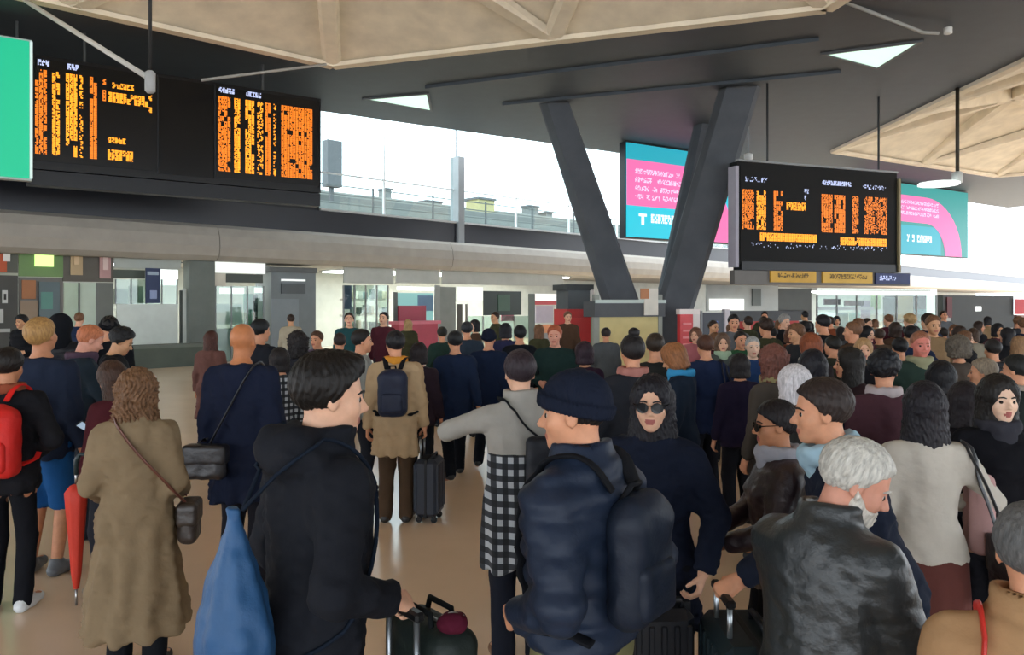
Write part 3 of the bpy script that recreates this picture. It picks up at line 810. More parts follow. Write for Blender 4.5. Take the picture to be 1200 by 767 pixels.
# sign beam below the right board
sb = empty('sign_beam', RB.pt(RB.px(864), 0, 2.6), 'grey hanging sign beam with two yellow plates and a blue plate under the square board', 'sign')
RB.bx('beam', RB.px(862), RB.px(1068), -.3, -.05, RB.z(868, 333), RB.z(868, 316.3), mat('paint', '6d6a66'), sb)
for (x0, x1, c) in ((903, 956, 'd0a02c'), (964, 1022, 'cfa436')):
    RB.bx('yellow_plate', RB.px(x0), RB.px(x1), -.05, .02, RB.z(868, 330), RB.z(868, 316.5), mat('paint', c, .5), sb)
    led(RB, RB.px(x0 + 8), RB.px(x1 - 6), [RB.z(868, 325)], .03, mat('paint', '5a4514'), sb, x0, .6, 'dark_lettering', .11, .16)
RB.bx('blue_plate', RB.px(1026), RB.px(1066), -.05, .02, RB.z(868, 331), RB.z(868, 317), mat('paint', '2e3a66'), sb)
led(RB, RB.px(1030), RB.px(1052), [RB.z(868, 326)], .03, PALEB, sb, 7, .5, 'pale_lettering', .12, .16)
for u in (RB.px(875), RB.px(1045)):
    RB.bx('bracket', u - .05, u + .05, -.25, -.15, RB.z(868, 316), RB.z(868, 309), mat('paint', '55585a'), sb)

# two advertising screens behind the board
AF = Frame.vp(735, 33.0, 2000)
PINK = mat('emit', 'f36aa9', e=.6); TEAL = mat('emit', '12a0b4', e=.58); CYAN = mat('emit', '14bfd6', e=.6); WHITE_E = mat('emit', 'f0f8fa', e=.7); GRN = mat('emit', '118f8c', e=.55)
AZ0, AZ1 = AF.z(735, 277), AF.z(735, 167)
sc = empty('advert_screen', AF.pt(AF.px(733), 0, AZ0), 'pink and cyan advertising screen partly behind the leaning column legs', 'screen')
u0, u1 = AF.px(733), AF.px(866)
AF.bx('casing', u0, u1, -.4, 0, AZ0 - .05, AZ1 + .05, mat('plastic', '10131a'), sc)
AF.bx('display', u0 + .04, u1 - .04, 0, .03, AZ0, AZ1, CYAN, sc)
AF.bx('top_strip', u0 + .04, u1 - .04, .03, .04, AF.z(735, 186), AZ1, TEAL, sc)
def shape(fr, pts, off, m, parent, name, th=.015):
    """flat printed shape from (u, z) outline"""
    k = len(pts)
    V = [fr.pt(u, off, z) for u, z in pts] + [fr.pt(u, off + th, z) for u, z in pts]
    F = [tuple(range(k)), tuple(range(k, 2 * k))[::-1]] + [(j, (j + 1) % k, k + (j + 1) % k, k + j) for j in range(k)]
    return mk(name, V, F, m, parent)
zA, zB = AF.z(735, 240), AF.z(735, 186)
AF.bx('pink_block', u0 + .04, AF.px(806), .03, .05, zA, zB, PINK, sc)
arc = [(AF.px(806), zB)]
uc = AF.px(806); R1 = AF.px(858) - uc
Hh = zB - AZ0
arc += [(uc + R1 * math.sin(t), AZ0 + Hh * math.cos(t)) for t in np.linspace(0, math.pi / 2, 10)]
arc += [(uc + R1 * .5 * math.sin(t), AZ0 + Hh * .5 * math.cos(t)) for t in np.linspace(math.pi / 2, 0, 10)]
shape(AF, arc[1:], .03, PINK, sc, 'pink_arc', .02)
for i, yy in enumerate((202, 212, 222, 232)):
    led(AF, u0 + .5, AF.px(798), [AF.z(735, yy)], .06, mat('emit', 'f7c3de', e=.8), sc, 200 + i, .55, 'pale_lettering', .16, .22)
led(AF, AF.px(762), AF.px(798), [AF.z(735, 259)], .05, WHITE_E, sc, 210, .8, 'white_lettering', .2, .4)
shape(AF, [(AF.px(748), AF.z(735, 249)), (AF.px(757), AF.z(735, 249)), (AF.px(757), AF.z(735, 252)), (AF.px(754), AF.z(735, 252)), (AF.px(754), AF.z(735, 262)), (AF.px(751), AF.z(735, 262)), (AF.px(751), AF.z(735, 252)), (AF.px(748), AF.z(735, 252))], .035, WHITE_E, sc, 'emblem')
for u in (u0 + 1, u1 - 1):
    p = AF.pt(u, -.2, AZ1); Geo().tube([p, (p[0], p[1], CEIL + .02)], .05, 6).obj('hanger', mat('metal', '3d4042'), sc)
sc = empty('advert_screen', AF.pt(AF.px(1040), 0, AZ0), 'teal advertising screen with a pink arc right of the square departure board', 'screen')
u0, u1 = AF.px(1010), AF.px(1134)
AF.bx('casing', u0, u1, -.4, 0, AZ0 - .05, AZ1 + .05, mat('plastic', '10131a'), sc)
AF.bx('display', u0 + .04, u1 - .04, 0, .03, AZ0, AZ1, GRN, sc)
zB2 = AZ0 + (AZ1 - AZ0) * .84; zM = AZ0 + (AZ1 - AZ0) * .46
uc = AF.px(1085); R1 = AF.px(1126) - uc
arc = [(u0 + .05, zB2)] + [(uc + R1 * math.sin(t), AZ0 + (zB2 - AZ0) * math.cos(t)) for t in np.linspace(0, math.pi / 2, 12)]
arc += [(uc + R1 * .52 * math.sin(t), AZ0 + (zM - AZ0) * math.cos(t)) for t in np.linspace(math.pi / 2, 0, 12)] + [(u0 + .05, zM)]
shape(AF, arc, .03, PINK, sc, 'pink_arc', .02)
AF.bx('teal_block', u0 + .04, uc + R1 * .4, .03, .035, AZ0 + .02, zM * .9 + AZ0 * .1, TEAL, sc)
for i, f in enumerate((.72, .64, .56)):
    led(AF, AF.px(1054), AF.px(1100), [AZ0 + (AZ1 - AZ0) * f], .06, mat('emit', 'f7c3de', e=.8), sc, 220 + i, .55, 'pale_lettering', .2, .2)
led(AF, AF.px(1062), AF.px(1092), [AZ0 + (AZ1 - AZ0) * .18], .05, WHITE_E, sc, 230, .8, 'white_lettering', .26, .42)
for u in (u0 + 1, u1 - 1):
    p = AF.pt(u, -.2, AZ1); Geo().tube([p, (p[0], p[1], CEIL + .02)], .05, 6).obj('hanger', mat('metal', '3d4042'), sc)

# hanging rods, braces and cables
def rod(name, label, pts, r, m, cat='rod', ends=None):
    p0 = np.array(pts[-1], float)
    root = empty(name, p0, label, cat)
    Geo().tube(pts, r, 8).obj('rod', m, root, smooth=True)
    if ends:
        for (p, rad, hgt, nm, mm) in ends:
            Geo().lathe([(rad * .5, -hgt), (rad, -hgt * .8), (rad, hgt * .8), (rad * .5, hgt)], p, 10).obj(nm, mm, root, smooth=True)
    return root
WHT = mat('paint', 'c9c9c4'); DRK = mat('paint', '1d1e20')
pA = at(176, 96, 15.0)
rod('hanging_cable', 'black cable hanging from the coffer to a small camera before the long board', [(pA[0], pA[1], 10.9), pA], .035, DRK, 'cable', [(pA, .10, .22, 'camera_body', mat('paint', 'a9adb0'))])
pB = at(66, 6, 15.8); pB[2] = min(pB[2], CEIL); pB = np.array([-11.06, 17.45, CEIL - .13])
rod('tube_brace', 'pale diagonal tube brace from the ceiling edge to the small camera', [pB, at(172, 90, 15.1)], .055, WHT, 'brace')
pC = at(382, 76, 22.2); pC[2] = CEIL - .1
rod('tube_brace', 'thin pale tube rising from the long board to the coffer corner', [pC, at(236, 94, 20.0)], .04, mat('paint', '9a9a98'), 'brace')
pD = at(992, 3, FPX * 7 / (HORIZ - 3)); pE = at(1100, 39, 19.4)
rod('tube_brace', 'pale tube brace on the ceiling ending in a white lamp head', [pD, (pE[0] - .4, pE[1], pE[2] + .02), pE], .045, mat('paint', 'a3a39f'), 'brace', [(at(1111, 36, 19.4), .10, .09, 'lamp_head', mat('paint', 'dededa'))])
pF = at(1122, 104, 25.0)
rod('hanging_rod', 'dark rod hanging from the coffer edge with a white lamp plate at its foot', [(pF[0], pF[1], CEIL + .05), at(1122, 213, 25.0)], .06, mat('paint', '2a2416'), 'rod',
    [(at(1122, 208, 25.0), .16, .2, 'joint', mat('paint', 'c9cdca')), (at(1100, 215.5, 25.0), .62, .05, 'lamp_plate', mat('emit', 'e9f2ee', e=.9))])
# ------------------------------------------------------------------ people
def nrm(v):
    v = np.asarray(v, float); return v / (np.linalg.norm(v) + 1e-9)
def rotx(a): c, s = math.cos(a), math.sin(a); return np.array([[1, 0, 0], [0, c, -s], [0, s, c]])
def rotz(a): c, s = math.cos(a), math.sin(a); return np.array([[c, -s, 0], [s, c, 0], [0, 0, 1]])
def ik(S, W, l1, l2, hint):
    S, W = np.array(S, float), np.array(W, float)
    d = W - S; D = min(np.linalg.norm(d), l1 + l2 - .004); u = nrm(d); W = S + u * D
    a = (l1 * l1 - l2 * l2 + D * D) / (2 * D); hh = math.sqrt(max(l1 * l1 - a * a, 0))
    p = nrm(np.array(hint, float) - u * np.dot(hint, u))
    return S + u * a + p * hh, W
HIP = np.array([0, 0, .93])

POSE = {}
def pose(name, R=None, L=None, lean=0, hyaw=0, hpitch=0, legs=(0, 0), spread=0.0, wide=1.0):
    """R, L: (wrist target, elbow hint, finger curl, thumb hint or None); figure 1.75 tall facing +Y"""
    dn = lambda s: ((s * .265, .04, .82), (s * .4, -1, 0), .45, None)
    POSE[name] = dict(R=R or dn(1), L=L or dn(-1), lean=lean, hyaw=hyaw, hpitch=hpitch, legs=legs, spread=spread, wide=wide)

def skeleton(ps, sex):
    s = {}
    sw = (.185 if sex == 'm' else .165) * ps['wide']
    A = math.radians(ps['lean'])
    T = lambda v: HIP + rotx(-A) @ (np.array(v, float) - HIP)
    s['lean'] = A
    for side, k in ((1, 'R'), (-1, 'L')):
        S = T((side * (sw - .012), -.012, 1.394))
        w, hint, curl, th = ps[k]
        E, W = ik(S, w, .29, .255, hint)
        d = nrm(W - E)
        if th is None: th = (0, 1, .1) if d[2] < -.6 else (0, 0, 1)
        t = nrm(np.array(th, float) - d * np.dot(th, d))
        n = -np.cross(d, t) * side
        s[k] = dict(S=S, E=E, W=W, d=d, t=t, n=n, curl=curl, side=side, palm=W + d * .06 + n * .02, grip=W + d * .085 + n * .028)
        hip = np.array([side * .085, 0, .90]); dy = ps['legs'][0 if side > 0 else 1]
        ank = np.array([side * (.095 + ps['spread']), dy, .085 + (.07 if dy < -.15 else 0)])
        kn, ank = ik(hip, ank, .425, .405, (0, 1, 0))
        s['leg' + k] = dict(hip=hip, knee=kn, ank=ank, toe=ank + np.array([side * .035, .15, -.045 - max(ank[2] - .085, 0)]))
    s['neck0'] = T((0, -.02, 1.44))
    hb = T((0, -.005, 1.50))
    Rh = rotz(math.radians(ps['hyaw'])) @ rotx(-math.radians(ps['hpitch']) - A * .35)
    s['Rh'] = Rh
    s['head'] = hb + Rh @ np.array([0, .02, .128])
    s['sex'] = sex; s['T'] = T
    return s

def bend(p, A, z0=.86, z1=1.12):
    """undo the forward lean of the trunk"""
    if abs(A) < 1e-4: return p
    f = np.clip((p[:, 2] + p[:, 1] * math.sin(A) * .5 - z0) / (z1 - z0), 0, 1); f = f * f * (3 - 2 * f) * A
    q = p - HIP.astype(np.float32)
    c, s = np.cos(f), np.sin(f)
    return np.stack([q[:, 0], q[:, 1] * c - q[:, 2] * s, q[:, 1] * s + q[:, 2] * c], 1) + HIP.astype(np.float32)

TRUNK = np.array([[.78, .15, .10, 0], [.88, .168, .112, -.012], [.96, .165, .11, -.012], [1.07, .142, .098, 0], [1.20, .158, .108, .006], [1.32, .178, .108, 0],
                  [1.40, .172, .092, -.012], [1.45, .12, .072, -.018], [1.49, .07, .06, -.015], [1.53, .054, .054, -.01]], np.float32)
TRUNKF = np.array([[.78, .155, .105, 0], [.88, .178, .12, -.015], [.96, .168, .112, -.012], [1.07, .126, .09, 0], [1.20, .142, .105, .01], [1.29, .156, .12, .018],
                   [1.39, .152, .09, -.008], [1.44, .11, .07, -.018], [1.48, .062, .055, -.015], [1.53, .048, .05, -.01]], np.float32)
def trunk(p, tab, zlo, zhi, inf=0.0, flare=0.0, box=2.3):
    z = p[:, 2]
    wx = np.interp(z, tab[:, 0], tab[:, 1]) + inf; wy = np.interp(z, tab[:, 0], tab[:, 2]) + inf; yc = np.interp(z, tab[:, 0], tab[:, 3])
    ex = np.maximum(.9 - z, 0) * flare
    wx = wx + ex; wy = wy + ex
    k = (np.abs(p[:, 0] / wx) ** box + np.abs((p[:, 1] - yc) / wy) ** box) ** (1 / box)
    d = (k - 1) * np.minimum(wx, wy) * .85
    return smax(smax(d, zlo - z, .02), z - zhi, .02)

def head_sdf(q):
    """q: points in head space, face towards +Y"""
    e = np.stack([np.abs(q[:, 0]), q[:, 1], q[:, 2]], 1)
    d = ell(q, (0, -.012, .03), (.0765, .097, .09))
    d = smin(d, ell(q, (0, .022, -.045), (.060, .066, .072)), .03)
    d = smin(d, ell(q, (0, .062, -.096), (.026, .024, .022)), .025)
    d = smin(d, ell(e, (.036, .052, -.028), (.028, .03, .03)), .02)
    d = smin(d, rc(e, (.0, .080, .016), (.036, .071, .017), .011, .010), .015)
    d = smax(d, -ell(e, (.032, .096, -.003), (.016, .014, .008)), .010)
    d = smin(d, rc(q, (0, .082, .006), (0, .106, -.032), .0075, .0125), .010)
    d = smin(d, ell(e, (.012, .094, -.037), (.009, .011, .008)), .006)
    d = smin(d, rc(e, (0, .088, -.0625), (.019, .080, -.064), .0062, .004), .006)
    d = smin(d, rc(e, (0, .087, -.0735), (.016, .080, -.072), .0072, .004), .006)
    ear = smax(ell(e, (.0765, -.006, -.008), (.010, .019, .030)), -ell(e, (.088, .0, -.006), (.008, .012, .02)), .005)
    return smin(d, ear, .008)

def hand_sdf(p, A):
    d, t, n, W = A['d'], A['t'], A['n'], A['W']
    c = A['curl']
    out = None
    P = []
    for i, (to, ln) in enumerate(((.030, .076), (.010, .085), (-.010, .078), (-.028, .062))):
        b = W + t * to * .55; k = W + d * (.088 - .004 * abs(i - 1)) + t * to
        out_i = rc(p, b, k, .0145, .0115)
        out = out_i if out is None else smin(out, out_i, .014)
        ang = 0; q = k
        for j, f in enumerate((.46, .30, .24)):
            ang += c * (1.15, 1.35, .9)[j] + .05
            v = d * math.cos(ang) + n * math.sin(ang)
            q2 = q + v * ln * f
            P.append(rc(p, q, q2, .0098 - .0008 * j, .0092 - .001 * j)); q = q2
    fing = P[0]
    for f in P[1:]: fing = np.minimum(fing, f)
    out = smin(out, fing, .006)
    b = W + d * .022 + t * .022
    m1 = b + nrm(d * .65 + t * (.75 - .35 * c) + n * (.25 + .5 * c)) * .046
    m2 = m1 + nrm(d * (.9 - .3 * c) + t * (.25 - .5 * c) + n * (.2 + .7 * c)) * .036
    th = np.minimum(rc(p, b, m1, .014, .0115), rc(p, m1, m2, .0112, .0088))
    return smin(out, th, .01)

def body_sdf(s):
    tab = TRUNK if s['sex'] == 'm' else TRUNKF
    fat = 1.0 if s['sex'] == 'm' else .88
    Rh = s['Rh'].astype(np.float32); hc = s['head'].astype(np.float32)
    def fn(p):
        d = trunk(bend(p, s['lean']), tab, .80, 1.50)
        d = smin(d, rc(p, s['neck0'], hc + Rh @ np.array([0, -.022, -.06], np.float32), .058 * fat, .052 * fat), .03)
        for k in 'RL':
            A, G = s[k], s['leg' + k]
            d = smin(d, rc(p, A['S'], A['E'], .050 * fat, .041 * fat), .025)
            d = smin(d, rc(p, A['E'], A['W'], .042 * fat, .027 * fat), .015)
            d = smin(d, rc(p, G['hip'], G['knee'], .085, .055), .04)
            d = smin(d, rc(p, G['knee'], G['ank'], .054, .036), .02)
            d = smin(d, rc(p, G['ank'] + (0, -.02, -.045), G['toe'] + (0, 0, .01), .036, .03), .02)
        for k in 'RL':
            A = s[k]
            d = smin(d, local(p, A['W'] + A['d'] * .08, .16, lambda q: hand_sdf(q, A)), .012)
        d = smin(d, local(p, hc, .17, lambda q: head_sdf((q - hc) @ Rh)), .018)
        return d
    return fn

KINDS = {  # inflation, sleeve radii, hem, flare, wrinkle
    'sweater': (.020, (.066, .054, .042), .86, .0, .004),
    'jacket': (.032, (.074, .061, .050), .80, .02, .007),
    'short_jacket': (.034, (.076, .062, .050), .88, .0, .007),
    'puffer': (.040, (.082, .070, .056), .78, .02, .004),
    'coat': (.034, (.074, .062, .053), .48, .12, .008),
    'long_coat': (.040, (.078, .066, .058), .32, .15, .008),
    'leather_jacket': (.034, (.076, .062, .050), .80, .02, .0042),
    'shirt': (.012, (.060, .048, .040), .90, .0, .003),
}
def top_sdf(s, kind, hood=False, collar=False, hem=None):
    inf, sl, hm, flare, wr = KINDS[kind]
    if hem: hm = hem
    tab = TRUNK if s['sex'] == 'm' else TRUNKF
    def fn(p):
        q = bend(p, s['lean'])
        d = trunk(q, tab, hm, 1.485 if not collar else 1.49, inf, flare, 2.15)
        for k in 'RL':
            A = s[k]
            E, W = A['E'], A['W'] - A['d'] * .03
            d = smin(d, rc(p, A['S'], E, sl[0], sl[1]), .05)
            d = smin(d, smax(rc(p, E, W, sl[1], sl[2]), (p - (A['W'] - A['d'] * .005).astype(np.float32)) @ A['d'].astype(np.float32), .012), .02)
        if hood:
            hd = smin(ell(q, (0, -.115, 1.47), (.145, .075, .075)), ell(q, (0, -.06, 1.50), (.125, .10, .05)), .04)
            d = smin(d, smax(hd, -ell(q, (0, .02, 1.56), (.085, .12, .10)), .02), .03)
        if collar:
            r = np.sqrt(q[:, 0] ** 2 + (q[:, 1] + .008 - (q[:, 2] - 1.5) * .25) ** 2)
            d = smin(d, smax(np.abs(r - .082) - .016, np.abs(q[:, 2] - 1.495) - .05, .012), .02)
        d = d + wr * 1.25 * wav(p * np.array([1, 1, .6], np.float32), 26, 1.0) + wr * .9 * wav(p * np.array([.8, .8, 1.5], np.float32), 48, 2.0)
        if kind in ('coat', 'long_coat'):
            d = d + .009 * np.sin(np.arctan2(p[:, 1], p[:, 0]) * 9 + p[:, 2] * 2.5 + 1.2 * np.sin(p[:, 2] * 6)) * np.clip((1.0 - p[:, 2]) * 2, 0, 1)
        if kind == 'puffer':
            d = d - .011 * np.abs(np.sin(q[:, 2] * math.pi / .085)) * (q[:, 2] > hm + .02) + .006
        return d
    return fn

def legs_sdf(s, slim=1.0, length=1.0):
    tab = TRUNK if s['sex'] == 'm' else TRUNKF
    def fn(p):
        d = trunk(p, tab, .80, 1.04, .012)
        for k in 'RL':
            G = s['leg' + k]
            a = G['ank'] + (0, 0, -.02)
            d = smin(d, rc(p, G['hip'], G['knee'], .10 * slim, .076 * slim), .035)
            if length > .9: d = smin(d, rc(p, G['knee'], a, .074 * slim, .066 * slim), .02)
            else: d = smin(d, rc(p, G['knee'], G['knee'] + (0, 0, -.03), .084 * slim, .084 * slim), .02)
        d = d + .005 * wav(p * np.array([1, 1, .7], np.float32), 34, .5)
        if length < .9: d = smax(d, .44 - p[:, 2], .01)
        return d
    return fn
def skirt_sdf(s, hem, w):
    tab = np.array([[hem, w, w * .8, 0], [.70, w * .98, w * .82, -.01], [.88, .195, .138, -.012], [1.02, .15, .115, 0], [1.1, .14, .105, 0]], np.float32)
    def fn(p):
        return trunk(p, tab, hem, 1.06, .0, 0, 2.2) + .006 * np.sin(np.arctan2(p[:, 1], p[:, 0]) * 11 + p[:, 2] * 3) * np.clip((.95 - p[:, 2]) * 2, 0, 1)
    return fn
def shoe_sdf(G, boot=False):
    a, t = G['ank'], G['toe']
    def fn(p):
        lo = a[2] - .085
        heel = np.array([a[0], a[1] - .03, a[2] - .045]); toe = np.array([t[0], t[1] + .01, t[2] + .002])
        d = smin(rc(p, heel, toe, .044, .036), rc(p, a, (heel + toe) / 2, .048, .04), .02)
        if boot: d = smin(d, rc(p, a, a + (0, 0, .14), .05, .055), .02)
        return smax(d, lo + .001 - p[:, 2], .006)
    return fn

# hair and hats in head space
def hair_sdf(kind):
    def strands(q, f, a):
        return a * np.sin(np.arctan2(q[:, 0], q[:, 1] + .02) * f + 6 * np.sin(q[:, 2] * 30)) * .6 + a * wav(q, 120, .7)
    def cap(q, t): return ell(q, (0, -.014, .033), (.0775 + t, .098 + t, .091 + t))
    def fn(q):
        y, z = q[:, 1], q[:, 2]
        if kind in ('short', 'crop', 'quiff', 'curly', 'grey_short'):
            t = {'short': .012, 'crop': .005, 'quiff': .018, 'curly': .028, 'grey_short': .012}[kind]
            d = cap(q, 0.002) - t * np.clip((z + .07) / .11, .2, 1)
            if kind == 'quiff': d = smin(d, ell(q, (0, .05, .105), (.06, .05, .03)), .03)
            cut = .80 * y + .012 - z - .03 * np.exp(-((y + .01) / .03) ** 2)       # hairline: forehead, round the ear, nape
            cut = np.maximum(cut * .78, y - .088)
            d = smax(d, cut, .012)
            return d + (strands(q, 26, .003) if kind != 'curly' else .009 * wav(q, 85, .3))
        if kind in ('bun', 'topknot', 'ponytail', 'tied'):
            d = smax(cap(q, .011), (.75 * y + .002 - z) * .8, .012)
            if kind in ('bun',): d = smin(d, ell(q, (0, -.12, .05), (.045, .04, .042)), .01)
            if kind == 'topknot': d = smin(d, ell(q, (0, -.05, .145), (.042, .042, .036)), .01)
            if kind in ('ponytail', 'tied'): d = smin(d, rc(q, (0, -.11, .03), (0, -.13, -.14 if kind == 'ponytail' else -.05), .03, .016), .015)
            return d + strands(q, 24, .0025)
        low = {'long': -.33, 'xlong': -.40, 'bob': -.12, 'medium': -.20, 'wavy': -.17, 'fur': -.09}[kind]
        t = {'long': .016, 'xlong': .018, 'bob': .02, 'medium': .018, 'wavy': .028, 'fur': .035}[kind]
        d = cap(q, t)
        w = .088 + t * .6 + np.clip(-z, 0, .3) * .10
        k = np.sqrt((q[:, 0] / w) ** 2 + ((y + .03) / (.078 + t * .6)) ** 2)
        cur = smax((k - 1) * .075, np.maximum(z - .05, low - z), .03)
        d = smin(d, cur, .03)
        d = smax(d, -ell(q, (0, .112, -.04), (.060, .088, .104)), .02)
        d = smax(d, y - .082, .02)
        a = .004 if kind in ('long', 'xlong', 'medium', 'bob') else .010
        return d + strands(q, 30, a) + (.008 * wav(q, 60, .4) if kind in ('wavy', 'fur') else 0)
    b = .17
    lo, hi = (-b, -.20, -.45), (b, .15, .22)
    if kind == 'beard':
        def fn(q):
            cut = np.maximum(q[:, 2] + .052 - np.clip(.05 - q[:, 1], 0, .1) * .9, -.005 - q[:, 1])
            cut = np.maximum(cut, -ell(q, (0, .09, -.067), (.017, .02, .007)))
            return smax(head_sdf(q) - .006, cut, .008) + .003 * wav(q, 150, .2)
    return fn, lo, hi
def hat_sdf(kind):
    def fn(q):
        y, z = q[:, 1], q[:, 2]
        d = ell(q, (0, -.012, .036), (.092, .112, .102))
        if kind == 'cap':
            d = smax(d, .10 * y + .028 - z, .01)
            br = smax(ell(q, (0, .10, .035), (.078, .09, .012)), .06 - y, .01)
            return smin(d, br, .012)
        if kind == 'beanie':
            d = smax(d, .25 * y + .008 - z, .01)
            roll = smax(np.abs(ell(q, (0, -.012, .036), (.097, .117, .107))) - .008, np.abs(z - .25 * y - .026) - .022, .008)
            return smin(d, roll, .01) + .0025 * np.sin(np.arctan2(q[:, 0], y) * 60)
        if kind == 'hood':
            d = smin(ell(q, (0, -.03, .03), (.112, .125, .125)), rc(q, (0, -.06, -.05), (0, -.06, -.15), .10, .12), .04)
            d = smax(d, -ell(q, (0, .13, -.02), (.075, .14, .115)), .02)
            return d + .004 * wav(q, 40, .2)
        return d
    return fn, (-.2, -.25, -.3), (.2, .25, .22)

MESH = {}
def cached(key, build):
    if key not in MESH: MESH[key] = build()
    return MESH[key]
def sdf_mesh(key, fn, lo, hi, h):
    def b():
        V, Q = nets(fn, lo, hi, h)
        return raw_mesh(key[0] if isinstance(key, tuple) else key, V, Q, True)
    return cached(key, b)

def part(name, me, m, parent, M=None, label=None):
    o = bpy.data.objects.new(name, me)
    COL.objects.link(o)
    mats = m if isinstance(m, (list, tuple)) else [m]
    while len(me.materials) < len(mats): me.materials.append(None)
    for i, mm in enumerate(mats):
        o.material_slots[i].link = 'OBJECT'; o.material_slots[i].material = mm
    o.parent = parent
    if M is not None: o.matrix_local = M
    if label: o['label'] = label
    return o

def eye_mesh():
    def b():
        g = Geo()
        n, m = 10, 8; V = []; F = []
        for i in range(m + 1):
            a = math.pi * i / m
            for k in range(n):
                t = 2 * math.pi * k / n
                V.append((.0125 * math.sin(a) * math.cos(t), .0125 * math.cos(a), .0125 * math.sin(a) * math.sin(t)))
        for i in range(m):
            for k in range(n):
                F.append((i * n + k, (i + 1) * n + k, (i + 1) * n + (k + 1) % n, i * n + (k + 1) % n))
        me = raw_mesh('eye', V, F, True)
        me.materials.append(None); me.materials.append(None)
        for i, p in enumerate(me.polygons): p.material_index = 1 if i < 3 * n else 0
        return me
    return cached('eye', b)
def brow_mesh():
    def b():
        g = Geo().tube([(.012, .092, .018), (.026, .092, .023), (.040, .081, .021), (.049, .068, .014)], [.003, .0045, .004, .002], 6)
        return raw_mesh('eyebrow', g.V, g.F, True)
    return cached('brow', b)

